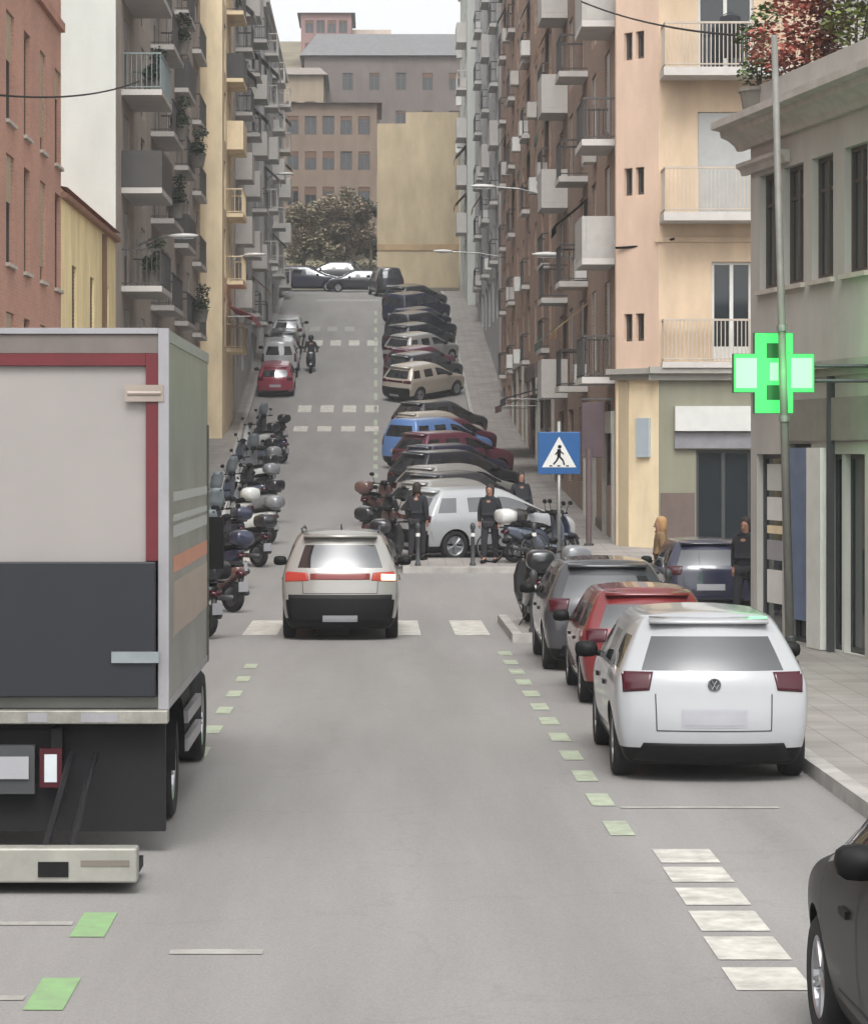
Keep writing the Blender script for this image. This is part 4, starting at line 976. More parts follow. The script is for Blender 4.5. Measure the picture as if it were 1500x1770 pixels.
b = MB(); b.box(TX1 + .001, .5, 1.55, TX1 + .0045, TLn - .15, 1.95); b.build('painted_reflection', mat('beige_reflection', (158, 144, 132), rough=.4, var=.08), tr)
# chassis, axles, under-run bar on its arms
b = MB()
for x in (-.45, .38): b.box(x, -.02, .68, x + .08, 6.4, .92)
for y in (.1, 1.2, 2.4, 3.8): b.box(-.37, y, .70, .38, y + .08, .9)
b.box(-1.1, .08, .93, 1.1, 4.4, .955)
b.tube((-.95, 2.0, .44), (.95, 2.0, .44), .07, 10); b.tube((-.95, 6.0, .44), (.95, 6.0, .44), .06, 10); b.lathe([(.001, -.16), (.16, -.13), (.2, 0), (.16, .13), (.001, .16)], Matrix.Translation((0, 2.0, .44)) @ Matrix.Rotation(R(90), 4, 'Y'), 14)
b.box(-1.1, .3, .45, -.55, 1.2, .93); b.box(.6, 2.7, .5, 1.1, 3.9, .9)
b.build('chassis', BLACK, tr)
b = MB(); b.box(-1.16, .12, .16, 1.19, .2, .95); b.build('mud_flap', mat('black_rubber_flap', (7, 7, 8), rough=.8, var=.1), tr)
ub = MB(); ub.box(-1.2, -1.72, .08, 1.15, -1.56, .31); ub = ub.build('under_run_bar', mat('pale_metal_bar', (146, 145, 137), rough=.45, metal=.2, var=.15, scale=3), tr, bevel=.015)
b = MB(); b.box(.50, -1.73, .12, .70, -1.7205, .22); b.box(-.7, -1.73, .12, -.5, -1.7205, .22); b.build('bar_socket', BLACK, ub)
b = MB(); b.box(.78, -1.726, .19, 1.10, -1.7205, .23); b.build('bar_reflector', mat('grey_reflector', (110, 104, 96), rough=.3), ub)
b = MB()
for x in (-.66, .53, .70): b.tube((x, -.03, .74), (x, -1.6, .28), .026, 8)
b.build('lift_arm', mat('lift_arm_steel', (34, 34, 37), rough=.4, metal=.4), tr)
b = MB(); b.box(-1.15, -1.55, .07, 1.12, -.9, .14); b.build('lift_underside', BLACK, tr)
# lamps and plate under the tail
b = MB(); b.box(.30, -.06, .50, .46, .0, .78); l_ = b.build('tail_light', REDGLASS, tr); MB().box(.335, -.066, .54, .425, -.061, .74).build('reversing_lens', CLEAR, l_)
b = MB(); b.box(-.72, -.06, .50, -.56, .0, .78); l_ = b.build('tail_light', REDGLASS, tr); MB().box(-.685, -.066, .54, -.595, -.061, .74).build('reversing_lens', CLEAR, l_)
b = MB(); b.box(-.30, -.05, .56, .22, -.03, .72); b.build('number_plate', PLATE, tr)
b = MB(); b.box(-.34, -.028, .45, .26, 0.05, .80); b.build('plate_bracket', DARKGREY, tr)
tm, rm_ = wheel_meshes(.43, .28)
for y in (2.0, 6.0):
    for sx in (-1, 1):
        wo = link_mesh('wheel', tm, tr, (sx * (.98 if y < 3 else .95), y, .43)); link_mesh('rim', rm_, wo)
b = MB()
for k in range(12):
    for s in (1, -1):
        t0, t1 = PI * k / 12, PI * (k + 1) / 12
        b.quad((s * .80, 2 + .52 * math.cos(t0), .44 + .52 * math.sin(t0)), (s * 1.16, 2 + .52 * math.cos(t0), .44 + .52 * math.sin(t0)), (s * 1.16, 2 + .52 * math.cos(t1), .44 + .52 * math.sin(t1)), (s * .80, 2 + .52 * math.cos(t1), .44 + .52 * math.sin(t1)))
b.build('mudguard', BLACK, tr)
b = MB(); b.box(1.12, 2.75, .45, 1.17, 4.4, .55); b.box(1.12, 2.75, .68, 1.17, 4.4, .78); b.build('side_guard', TRIM, tr)
cb = MB(); cb.loft([sell(4.75, 0, 1.72, 1.06, 1.08, 20, 5), sell(5.9, 0, 1.72, 1.06, 1.08, 20, 5), sell(6.4, 0, 1.6, 1.05, .98, 20, 5), sell(6.75, 0, 1.25, 1.02, .68, 20, 5)])
cb = cb.build('cab', PW, tr, smooth=False)
for sx in (-1, 1):
    b = MB(); b.quad((sx * 1.065, 5.0, 1.75), (sx * 1.065, 6.1, 1.75), (sx * 1.063, 5.95, 2.45), (sx * 1.063, 5.0, 2.45)); b.build('cab_window', CARGLASS, tr)
    b = MB(); b.box(sx * 1.08, 6.3, 1.8, sx * 1.26, 6.36, 2.3); b.tube((sx * 1.0, 6.3, 2.1), (sx * 1.15, 6.33, 2.1), .015); b.build('wing_mirror', BLACK, tr)

# ---------------------------------------------------------------- scooters and motorcycles
SCO = {}
def scooter(name, loc, rz, pm, label, group=None, case=None, screen=False, helmetbox=False, scale=1.0, detail=2, cat='scooter'):
    if not SCO:
        M = Matrix.Rotation(R(90), 4, 'Y')
        SCO['tyre'] = MB().lathe([(.17, -.055), (.235, -.06), (.262, -.03), (.266, 0), (.262, .03), (.235, .06), (.17, .055), (.17, -.055)], M, 20).mesh('wheel', RUBBER, True)
        r_ = MB().lathe([(.172, -.04), (.15, -.02), (.03, -.03), (.03, .03), (.15, .02), (.172, .04), (.172, -.04)], M, 16)
        SCO['rim'] = r_.mesh('rim', ALU, True)
        b = MB(); b.loft([sell(-.86, 0, .74, .05, .04), sell(-.78, 0, .70, .12, .10), sell(-.5, 0, .60, .17, .17), sell(-.2, 0, .50, .19, .2), sell(-.02, 0, .40, .17, .13), sell(.08, 0, .32, .16, .06)])
        b.loft([sell(.06, 0, .30, .16, .035), sell(.40, 0, .30, .17, .035), sell(.46, 0, .32, .17, .05)])
        SCO['body'] = b.mesh('body', WHITEP, True)
        b = MB(); b.loft([[(x * s_, y + .05 * (1 - abs(x) * 4), z) for x, y in ((-.24, 0), (-.12, .03), (0, .05), (.12, .03), (.24, 0), (.2, -.04), (0, -.02), (-.2, -.04))] for z, y, s_ in ((.30, .46, .8), (.5, .50, 1.0), (.75, .47, 1.0), (.92, .42, .75), (1.0, .40, .5))] and
                         [[(px * s_, yy + py, zz) for px, py in ((-.24, 0), (-.12, .04), (0, .06), (.12, .04), (.24, 0), (.2, -.04), (0, -.02), (-.2, -.04))] for zz, yy, s_ in ((.28, .46, .72), (.48, .52, .95), (.72, .50, 1.0), (.9, .45, .8), (1.02, .40, .55))])
        SCO['shield'] = b.mesh('leg_shield', WHITEP, True)
        b = MB(); b.loft([sell(.47, 0, .44, .02, .03), sell(.55, 0, .52, .085, .05), sell(.66, 0, .555, .09, .035), sell(.82, 0, .50, .085, .04), sell(.92, 0, .42, .06, .03)])
        SCO['fender'] = b.mesh('front_fender', WHITEP, True)
        b = MB(); b.loft([sell(-.84, 0, .80, .06, .03), sell(-.7, 0, .83, .15, .045), sell(-.4, 0, .80, .17, .05), sell(-.15, 0, .76, .15, .05), sell(.0, 0, .73, .1, .04)])
        SCO['seat'] = b.mesh('seat', BLACK, True)
        b = MB(); b.path([(-.37, .30, 1.03), (-.25, .35, 1.02), (0, .40, 1.0), (.25, .35, 1.02), (.37, .30, 1.03)], .016, 8)
        for s in (-1, 1): b.tube((s * .37, .30, 1.03), (s * .25, .35, 1.02), .024, 8)
        b.loft([sell(.30, 0, 1.03, .06, .05), sell(.38, 0, 1.03, .11, .07), sell(.47, 0, 1.0, .08, .06)]); b.tube((0, .42, .98), (0, .60, .55), .035, 8)
        for s in (-1, 1): b.tube((s * .07, .60, .55), (s * .07, .68, .27), .022, 8)
        SCO['bars'] = b.mesh('handlebar', BLACK, True)
        b = MB()
        for s in (-1, 1):
            b.tube((s * .26, .36, 1.03), (s * .34, .38, 1.22), .008, 6)
            b.loft([sell(.385, s * .36, 1.25, .065, .045, 12, 2.4), sell(.41, s * .36, 1.25, .07, .05, 12, 2.4), sell(.44, s * .36, 1.25, .03, .025, 12, 2.4)])
        SCO['mirror'] = b.mesh('mirror', BLACK, True)
        b = MB(); b.loft([sell(-.92, 0, .66, .06, .03, 12), sell(-.86, 0, .67, .09, .045, 12), sell(-.80, 0, .68, .10, .05, 12)]); SCO['lamp'] = b.mesh('tail_light', REDGLASS, True)
        b = MB(); b.loft([sell(.50, 0, .98, .10, .06, 12), sell(.55, 0, .97, .07, .045, 12)]); SCO['head'] = b.mesh('headlight', CLEAR, True)
        SCO['plate'] = MB().box(-.11, -.90, .36, .11, -.893, .53).mesh('number_plate', PLATE)
        b = MB(); b.tube((.16, -.25, .26), (.19, -.78, .34), .045, 10, .055); b.box(-.12, -.75, .2, -.08, -.1, .3); b.tube((.1, -.1, .1), (.2, -.1, .0), .012); b.tube((-.1, -.1, .2), (-.22, -.05, .0), .012)
        b.box(-.03, -.86, .3, .03, -.80, .66); SCO['engine'] = b.mesh('engine', DARKGREY, True)
        b = MB(); b.loft([sell(-1.02, 0, 1.0, .17, .11), sell(-.98, 0, 1.0, .21, .145), sell(-.8, 0, 1.01, .22, .155), sell(-.66, 0, 1.0, .19, .13)]); b.box(-.09, -.95, .82, .09, -.7, .86)
        SCO['case'] = b.mesh('top_case', BLACK, True)
        b = MB(); b.loft([[(px * s_, yy + py, zz) for px, py in ((-.24, -.05), (-.12, .03), (0, .05), (.12, .03), (.24, -.05), (.235, -.056), (.12, .02), (0, .042), (-.12, .02), (-.235, -.056))] for zz, yy, s_ in ((1.0, .50, .7), (1.2, .46, .95), (1.38, .41, .9), (1.5, .37, .6))])
        SCO['screen'] = b.mesh('windscreen', mat('smoked_screen', (120, 128, 132), rough=.08, var=0, spec=.7), True)
    r_ = empty(name, loc, rz, label, cat, group); r_.scale = (scale,) * 3
    for k in ('body', 'shield', 'fender'):
        o = link_mesh(SCO[k].name.split('.')[0], SCO[k], r_); o.material_slots[0].link = 'OBJECT'; o.material_slots[0].material = pm
    for k in ('seat', 'bars', 'mirror', 'lamp', 'plate', 'engine') + (('head',) if detail > 1 else ()): link_mesh(SCO[k].name.split('.')[0], SCO[k], r_)
    if case:
        o = link_mesh('top_case', SCO['case'], r_); o.material_slots[0].link = 'OBJECT'; o.material_slots[0].material = case
    if screen: link_mesh('windscreen', SCO['screen'], r_)
    for y in (-.62, .68):
        wo = link_mesh('wheel', SCO['tyre'], r_, (0, y, .266)); link_mesh('rim', SCO['rim'], wo)
    return r_
G1 = 'motor scooters parked along the left kerb'
SW = paint('scooter_white', (205, 206, 204)); SG = paint('scooter_grey', (132, 134, 138), .2); SK = paint('scooter_black', (30, 31, 35)); SN = paint('scooter_navy', (38, 44, 66)); SR = paint('scooter_brown', (92, 66, 62)); SB = paint('scooter_slate', (84, 92, 106), .2)
lefts = [(-3.25, 42.2, 'dark', SK, SK, 0, 'dark scooter beside the lorry cab at the near crosswalk'), (-3.1, 49.3, 'brown', SR, None, 0, 'brown scooter on the left between the near crosswalk and the navy scooter'),
         (-3.35, 56.5, 'navy', SN, SN, 1, 'tall navy scooter with windscreen behind the silver car on the left'), (-3.2, 62.0, 'black', SK, SK, 0, 'black scooter sticking out furthest into the lane on the left'),
         (-3.7, 64.6, 'navy', SN, SN, 1, 'navy scooter with windscreen closer to the left kerb than the black one'), (-3.35, 68.2, 'white', SW, SG, 0, 'white scooter with a grey top case, sixth up on the left'),
         (-4.0, 71.6, 'white', SW, SW, 1, 'white scooter with white case and windscreen next to the left pavement'), (-3.45, 75.0, 'grey', SG, SK, 0, 'grey scooter just above the white ones on the left'),
         (-3.95, 78.6, 'slate', SB, None, 1, 'slate scooter with a windscreen and no case, ninth up on the left'), (-3.7, 82.2, 'black', SK, SG, 0, 'black scooter with a grey case midway up the left row'),
         (-4.1, 86.2, 'white', SW, SK, 0, 'white scooter with a black case midway up the left row'), (-3.95, 90.4, 'grey', SG, SG, 1, 'grey scooter with a windscreen, twelfth up on the left'),
         (-4.4, 94.5, 'slate', SB, SK, 0, 'slate scooter with a black case, thirteenth up on the left'), (-4.1, 98.8, 'navy', SN, None, 0, 'navy scooter without a case, third from the top of the left row'),
         (-4.6, 103.2, 'white', SW, SK, 0, 'white scooter second from the top of the left row'), (-4.3, 108, 'dark', SK, SK, 1, 'dark scooter at the top of the left row by the upper crossing')]
for x, y, c, pm, cs, sc, lb in lefts: on_slope(scooter(c + '_scooter', (x, y, g(y) + .006), R(rnd.uniform(35, 62)), pm, lb, G1, cs, bool(sc), scale=1.08), y, R(rnd.uniform(30, 60)))
G2 = 'motorcycles on the right by the kerb island'
for x, y, c, pm, cs, lb, rz in ((.28, 60.6, 'black', SK, SK, 'black scooter standing at the tip of the kerb island', -12), (.12, 64.6, 'brown', SR, SK, 'brown scooter in front of the white angled car', -25), (.2, 69.0, 'dark', SK, None, 'dark scooter beside the lane left of the silver angled car', -20),
                            (.05, 74.5, 'brown', SR, SR, 'brown scooter at the lane edge below the blue van', -25), (2.55, 43.2, 'black', SK, SK, 'black scooter seen from behind at the near end of the build-out', 4), (3.1, 45.3, 'grey', SG, SG, 'grey scooter on the build-out beside the black scooter', 15),
                            (3.75, 61.6, 'slate', SB, SW, 'slate scooter on the kerb island near the bicycles', -60), (4.05, 63.6, 'navy', SN, SK, 'navy scooter on the far pavement corner right of the white car', -55)):
    up_ = .14 if (x > .7 and (y < 46.2 and y > 41 or 60 < y < 62.6)) else .006
    on_slope(scooter(c + '_scooter', (x, y, g(y) + up_), R(rz), pm, lb, G2, cs, False, scale=1.08), y, R(rz))

# bicycles on the build-out
BK = {}
def bicycle(loc, rz, pm, label, name='bicycle'):
    if not BK:
        M = Matrix.Rotation(R(90), 4, 'Y'); n = 28
        ring = [(.335 + .019 * math.cos(2 * PI * k / 8), .019 * math.sin(2 * PI * k / 8)) for k in range(9)]
        BK['tyre'] = MB().lathe(ring, M, n).mesh('wheel', RUBBER, True)
        b = MB(); b.lathe([(.305, -.01), (.318, -.012), (.318, .012), (.305, .01), (.305, -.01)], M, n); b.tube((-.04, 0, 0), (.04, 0, 0), .02, 8)
        for k in range(16): t = 2 * PI * k / 16; b.tube((.03 * (-1) ** k, 0, 0), (0, .31 * math.cos(t), .31 * math.sin(t)), .0022, 4)
        BK['rim'] = b.mesh('rim', ALU)
        b = MB(); bb = (0, -.08, .28); st = (0, -.20, .80); hd = (0, .38, .82); hb = (0, .42, .62); rx = (0, -.52, .335)
        for p, q in ((bb, st), (bb, hb), (st, hd), (hd, hb)): b.tube(p, q, .018, 8)
        for s in (-.05, .05): b.tube((s, -.52, .335), (0, -.18, .72), .009, 6); b.tube((s, -.52, .335), (0, -.08, .28), .009, 6); b.tube((s, .54, .335), (0, .42, .62), .012, 6)
        BK['frame'] = b.mesh('frame', WHITEP, True)
        b = MB(); b.tube((0, .38, .82), (0, .35, .98), .014); b.path([(-.29, .24, 1.03), (-.2, .33, 1.03), (0, .36, 1.0), (.2, .33, 1.03), (.29, .24, 1.03)], .013); BK['bar'] = b.mesh('handlebar', BLACK, True)
        b = MB(); b.tube((0, -.20, .80), (0, -.235, .93), .013); b.loft([sell(-.40, 0, .96, .07, .025, 10, 2), sell(-.30, 0, .955, .085, .03, 10, 2), sell(-.15, 0, .95, .03, .02, 10, 2), sell(-.08, 0, .945, .018, .015, 10, 2)]); BK['saddle'] = b.mesh('saddle', BLACK, True)
        b = MB(); b.lathe([(.09, -.004), (.095, 0), (.09, .004), (.09, -.004)], Matrix.Translation((.05, -.08, .28)) @ M, 18); b.tube((.07, -.08, .28), (.07, .03, .17), .01); b.tube((-.07, -.08, .28), (-.07, -.19, .39), .01); b.box(.07, -.0, .155, .15, .06, .175); b.box(-.15, -.22, .385, -.07, -.16, .405); BK['crank'] = b.mesh('crankset', DARKGREY)
    r_ = empty(name, loc, rz, label, 'bicycle', 'bicycles parked on the build-out')
    o = link_mesh('frame', BK['frame'], r_); o.material_slots[0].link = 'OBJECT'; o.material_slots[0].material = pm
    for k, nm in (('bar', 'handlebar'), ('saddle', 'saddle'), ('crank', 'crankset')): link_mesh(nm, BK[k], r_)
    for y in (-.52, .54):
        wo = link_mesh('wheel', BK['tyre'], r_, (0, y, .354)); link_mesh('rim', BK['rim'], wo)
    return r_
for x, y, rz, pm, lb in ((3.15, 61.2, 70, SK, 'black bicycle with its wheel showing on the kerb island'), (2.75, 44.8, 20, SG, 'grey bicycle leaning among the scooters on the build-out'), (3.55, 43.9, 12, SR, 'brown bicycle nearest the pavement on the build-out'), (3.3, 42.4, 8, SK, 'black bicycle at the near corner of the build-out')):
    bicycle((x, y, g(y) + .135), R(rz), pm, lb)

# car cut by the right edge in the foreground
fc_ = car('dark_hatchback', 'hatch', (3.03, 11.95, .004), 0, mat('graphite_paint', (20, 21, 24), rough=.45, var=.03, scale=2, coat=.1, spec=.3), 'dark grey parked car with only its front wheel and mirror inside the picture')
for c in fc_.children:
    if c.name.startswith('wing_mirror'):
        x_ = sum(v.co.x for v in c.data.vertices)
        if x_ < 0: c.location = (.10, -.57, .07)

# ---------------------------------------------------------------- people
def skin(name, joints, edges, m, parent=None, sub=2):
    me = bpy.data.meshes.new(name); ks = list(joints); me.from_pydata([joints[k][0] for k in ks], [(ks.index(a), ks.index(b_)) for a, b_ in edges], [])
    o = bpy.data.objects.new(name, me); COL.objects.link(o); o.modifiers.new('s', 'SKIN'); k_ = o.modifiers.new('u', 'SUBSURF'); k_.levels = k_.render_levels = sub
    if not me.skin_vertices: pass
    for i, k in enumerate(ks):
        r_ = joints[k][1]; me.skin_vertices[0].data[i].radius = r_ if isinstance(r_, tuple) else (r_, r_)
        me.skin_vertices[0].data[i].use_root = (i == 0)
    ev = evaluated(o); kill(o); ev.materials.clear(); ev.materials.append(m)
    ev.polygons.foreach_set('use_smooth', [True] * len(ev.polygons))
    q = link_mesh(name, ev, parent); return q
def person(loc, rz, label, coat, trousers, hair, stride=.12, hcol=None, arms=None, ride=False, scale=1.0, female=False):
    r_ = empty('person', loc, rz, label, 'person'); r_.scale = (scale,) * 3
    s = stride
    J = {'pelvis': ((0, 0, .95), (.15, .10)), 'waist': ((0, 0, 1.10), (.135, .095)), 'chest': ((0, .01, 1.32), (.16, .11)), 'neck': ((0, .015, 1.50), .055), 'head0': ((0, .03, 1.58), (.068, .08)), 'head': ((0, .035, 1.68), (.078, .095)), 'top': ((0, .03, 1.76), (.06, .075))}
    E = [('pelvis', 'waist'), ('waist', 'chest'), ('chest', 'neck'), ('neck', 'head0'), ('head0', 'head'), ('head', 'top')]
    for sd, q in (('L', -1), ('R', 1)):
        st = s * q
        if ride: kn, an, to = (q * .16, .42, .78), (q * .17, .28, .36), (q * .17, .44, .33)
        else: kn, an, to = (q * .11, st * .9 + .02, .51), (q * .10, st * 1.4 - (.06 if st < 0 else 0), .10), (q * .11, st * 1.4 + .15, .045)
        J['hip' + sd] = ((q * .10, 0, .90), .095); J['knee' + sd] = (kn, .062); J['ank' + sd] = (an, .042); J['toe' + sd] = (to, .038)
        E += [('pelvis', 'hip' + sd), ('hip' + sd, 'knee' + sd), ('knee' + sd, 'ank' + sd), ('ank' + sd, 'toe' + sd)]
        if ride: el, wr_, hn = (q * .30, .22, 1.16), (q * .32, .46, 1.08), (q * .32, .53, 1.07)
        elif arms == 'fold': el, wr_, hn = (q * .25, .05, 1.12), (q * .10, .22, 1.16), (q * .03, .24, 1.18)
        else: el, wr_, hn = (q * .245, -.03 - st * .3, 1.17), (q * .25, .06 - st * .8, .93), (q * .25, .09 - st * .9, .86)
        J['sho' + sd] = ((q * .185, 0, 1.43), .068); J['elb' + sd] = (el, .045); J['wri' + sd] = (wr_, .03); J['han' + sd] = (hn, (.028, .04))
        E += [('chest', 'sho' + sd), ('sho' + sd, 'elb' + sd), ('elb' + sd, 'wri' + sd), ('wri' + sd, 'han' + sd)]
        d_ = (Vector(hn) - Vector(wr_)).normalized()
        for k in range(4):
            b0 = Vector(hn) + Vector(((k - 1.5) * .008 * q, (k - 1.5) * .014, 0)) + d_ * .015; ln = (.07, .08, .075, .055)[k]
            J[f'f{k}{sd}'] = (tuple(b0 + d_ * ln * .5), .0095); J[f'g{k}{sd}'] = (tuple(b0 + d_ * ln * .95 + Vector((-q * .014, 0, 0))), .008); E += [('han' + sd, f'f{k}{sd}'), (f'f{k}{sd}', f'g{k}{sd}')]
        J['th' + sd] = (tuple(Vector(hn) + Vector((-q * .022, .03, .0)) + d_ * .03), .0095); E.append(('han' + sd, 'th' + sd))
    skin('body', J, E, SKIN, r_)
    T = {k: (v[0], (v[1][0] + .028, v[1][1] + .03) if isinstance(v[1], tuple) else v[1] + .022) for k, v in J.items()}
    up_ = [e for e in E if not any(x.startswith(('head', 'top', 'hip', 'knee', 'ank', 'toe', 'han', 'f', 'g', 'th')) for x in e)]
    TT_ = {k: T[k] for k in ('pelvis', 'waist', 'chest', 'neck', 'shoL', 'shoR', 'elbL', 'elbR', 'wriL', 'wriR')}
    TT_['neck'] = ((0, .01, 1.49), .092); TT_['collar'] = ((0, .015, 1.585), .074); up_ = up_ + [('neck', 'collar')]
    TT_['hem'] = ((0, 0, .72 if female or coat[1] else .86), (.19, .15)); up_ = up_ + [('pelvis', 'hem')]
    skin('jacket', TT_, up_, coat[0], r_)
    LT = {k: T[k] for k in ('pelvis', 'hipL', 'hipR', 'kneeL', 'kneeR', 'ankL', 'ankR')}; LT['pelvis'] = (J['pelvis'][0], (.165, .115))
    skin('trousers', LT, [e for e in E if all(x in LT for x in e)], trousers, r_)
    for q, sd in ((-1, 'L'), (1, 'R')):
        a_, t_ = Vector(J['ank' + sd][0]), Vector(J['toe' + sd][0]); h0 = a_.y - .07; z0 = t_.z
        b = MB(); b.loft([sell(h0, a_.x, z0 - .0, .035, .04, 12), sell(a_.y, a_.x, z0 + .02, .05, .06, 12), sell(t_.y - .02, t_.x, z0 - .005, .052, .042, 12), sell(t_.y + .08, t_.x, z0 - .012, .035, .028, 12)]); b.build('shoe', BLACK, r_, smooth=True)
    hb = MB()
    if ride: hb.loft([zell(z, 0, .03, a_, c_, 18, 2.2) for z, a_, c_ in ((1.56, .10, .11), (1.62, .13, .14), (1.72, .14, .155), (1.80, .115, .125), (1.84, .05, .06))])
    else:
        b0 = 1.56 if not female else 1.42
        hb.loft([[(p[0] * 1.0, .0 + (p[1] - .0) * 1.0 - .02, p[2]) for p in zell(z, 0, 0, a_, c_, 18, 2.2)] for z, a_, c_ in ((b0, .085, .075), (1.62, .098, .092), (1.73, .100, .112), (1.79, .078, .09), (1.825, .03, .035))])
    for j, v in enumerate(hb.v): pass
    vs = []
    for x, y, z in hb.v:
        yy = (z and y)
        vs.append((x, y if ride else y + (.005 if z > 1.7 else -.01), z))
    hb.v = vs
    hb.build('helmet' if ride else 'hair', hair, r_, smooth=True)
    if not ride:
        b = MB()
        for q in (-1, 1): b.lathe([(.0005, -.006), (.009, -.003), (.009, .003), (.0005, .006)], Matrix.Translation((q * .032, .118, 1.665)) @ Matrix.Rotation(R(90), 4, 'X'), 8)
        b.build('eye', BLACK, r_)
        b = MB(); b.loft([sell(.11, 0, 1.635, .014, .022, 8, 2), sell(.145, 0, 1.625, .011, .012, 8, 2)]); b.build('nose', SKIN, r_, smooth=True)
        b = MB(); b.box(-.024, .112, 1.592, .024, .122, 1.602); b.build('mouth', mat('lips', (150, 88, 80), rough=.5, var=0), r_)
    return r_
COATK = mat('black_cloth', (30, 32, 38), rough=.9, var=.15, scale=6); COATT = mat('tan_cloth', (122, 98, 70), rough=.9, var=.15, scale=6); TRK = mat('charcoal_trousers', (36, 36, 40), rough=.9, var=.1); TRC = mat('cream_trousers', (190, 180, 162), rough=.9, var=.1); HAIRD = mat('dark_hair', (38, 28, 24), rough=.7, var=.1); HAIRB = mat('fair_hair', (164, 128, 84), rough=.7, var=.15)
person((6.42, 46.2, .004), R(150), 'pedestrian in a long black coat walking on the corner pavement', (COATK, True), TRK, HAIRD, .14)
person((5.3, 49.6, .004), R(95), 'pedestrian in a tan coat standing behind the parked cars', (COATT, True), TRC, HAIRB, .06, female=True, scale=.96)
person((2.62, 61.3, g(61.3) + .13), R(165), 'person in dark clothes standing on the kerb island right of the white car', (COATK, False), TRK, HAIRD, .1)
person((.95, 61.9, g(61.9) + .13), R(-20), 'person in a dark coat at the left end of the kerb island', (COATK, True), TRK, HAIRD, .08)
p_ = person((3.6, 66.3, g(66.3) + .14), R(200), 'person in dark clothes standing on the far pavement below the blue sign', (COATK, False), TRK, HAIRD, .08)
# rider on a scooter in the upper lane
ry = 133.0
sc_ = on_slope(scooter('dark_scooter', (-3.25, ry, g(ry) + .006), R(180), SK, 'dark scooter being ridden down the lane above the upper crossing', detail=2), ry, R(180))
pr = on_slope(person((-3.25, ry + .28, g(ry) + .02), R(180), 'person in dark clothes and helmet riding the scooter down the lane', (COATK, False), TRK, mat('dark_helmet', (40, 40, 44), rough=.3, var=.05), 0, ride=True), ry, R(180))

# ---------------------------------------------------------------- signs, cross, lamps
GRN = mat('lit_green_cross', (40, 120, 60), rough=.3, var=0, emit=(70, 255, 108), estr=.6); GRW = mat('lit_white_green_cell', (120, 160, 125), rough=.3, var=0, emit=(150, 255, 165), estr=.62); GRD = mat('dim_green_cell', (6, 54, 20), rough=.3, var=0, emit=(10, 120, 36), estr=.10)
cy = 35.6; c0 = px2(1336, 645, cy)
pc = empty('pharmacy_cross', c0, 0, 'lit green pharmacy cross projecting from the grey corner building', 'pharmacy sign')
a1, a2, r0 = .19, .52, .035
def cross(s):
    q, p = a1 * s, a2 * s
    return [(-q, -p), (q, -p), (q, -q), (p, -q), (p, q), (q, q), (q, p), (-q, p), (-q, q), (-p, q), (-p, -q), (-q, -q)]
def crosspoly(q, p): return [(-q, -p), (q, -p), (q, -q), (p, -q), (p, q), (q, q), (q, p), (-q, p), (-q, q), (-p, q), (-p, -q), (-q, -q)]
MB().prism(crosspoly(.26, .54), Matrix.Translation((0, -.08, 0)), .16).build('case', mat('cross_case', (60, 110, 76), rough=.4, var=.05), pc)
for s, nm in ((-1, 'front'), (1, 'back')):
    y0 = s * .082
    b = MB()
    b.quad(*[(x, y0, z) for x, z in crosspoly(.25, .53)][::(-s)] if s == 1 else [(x, y0, z) for x, z in crosspoly(.25, .53)])
    fc = b.build('light_panel', GRN, pc)
    for x, z, ww, hh, m in ((-.37, 0, .14, .20, GRW), (.37, 0, .14, .20, GRW), (0, .30, .10, .10, GRD), (0, -.26, .10, .10, GRD), (0, .02, .055, .12, GRW)):
        MB().box(x - ww, y0 + s * .001, z - hh, x + ww, y0 + s * .006, z + hh).build('light_cell', m, fc)
gl = bpy.data.lights.new('cross_light', 'POINT'); gl.energy = 26; gl.color = (.12, 1.0, .25); gl.shadow_soft_size = .5; gl.specular_factor = .15
glo = bpy.data.objects.new('cross_light', gl); COL.objects.link(glo); glo.parent = pc; glo.location = (.1, -.75, 0)
b = MB(); b.tube((.53, 0, .1), (1.35, .0, .1), .025); b.tube((.53, 0, -.1), (1.35, 0, -.1), .025); b.build('bracket', DARKGREY, pc)
# thin leaning post in front of the grey corner building
p0 = px2(1366, 1160, 35.2); p1 = px2(1338, 60, 35.2)
po = empty('street_pole', (p0[0], p0[1], .14), 0, 'thin grey leaning pole in front of the grey corner building', 'pole')
b = MB(); b.tube((0, 0, 0), (p1[0] - p0[0], 0, p1[2] - .14), .062, 14, .042); b.build('shaft', mat('pole_paint', (116, 116, 110), rough=.55, var=.15, scale=3), po, smooth=True)
MB().lathe([(.11, 0), (.11, .03), (.075, .05), (.075, .35), (.06, .37)], Matrix.Identity(4), 14).build('base_collar', DARKGREY, po)
b = MB()
for z in (3.2, 4.4): b.lathe([(.06, z), (.075, z), (.075, z + .08), (.06, z + .08)], Matrix.Translation(((p1[0] - p0[0]) * z / 8.5, 0, 0)), 14)
b.build('clamp', STEEL, po)
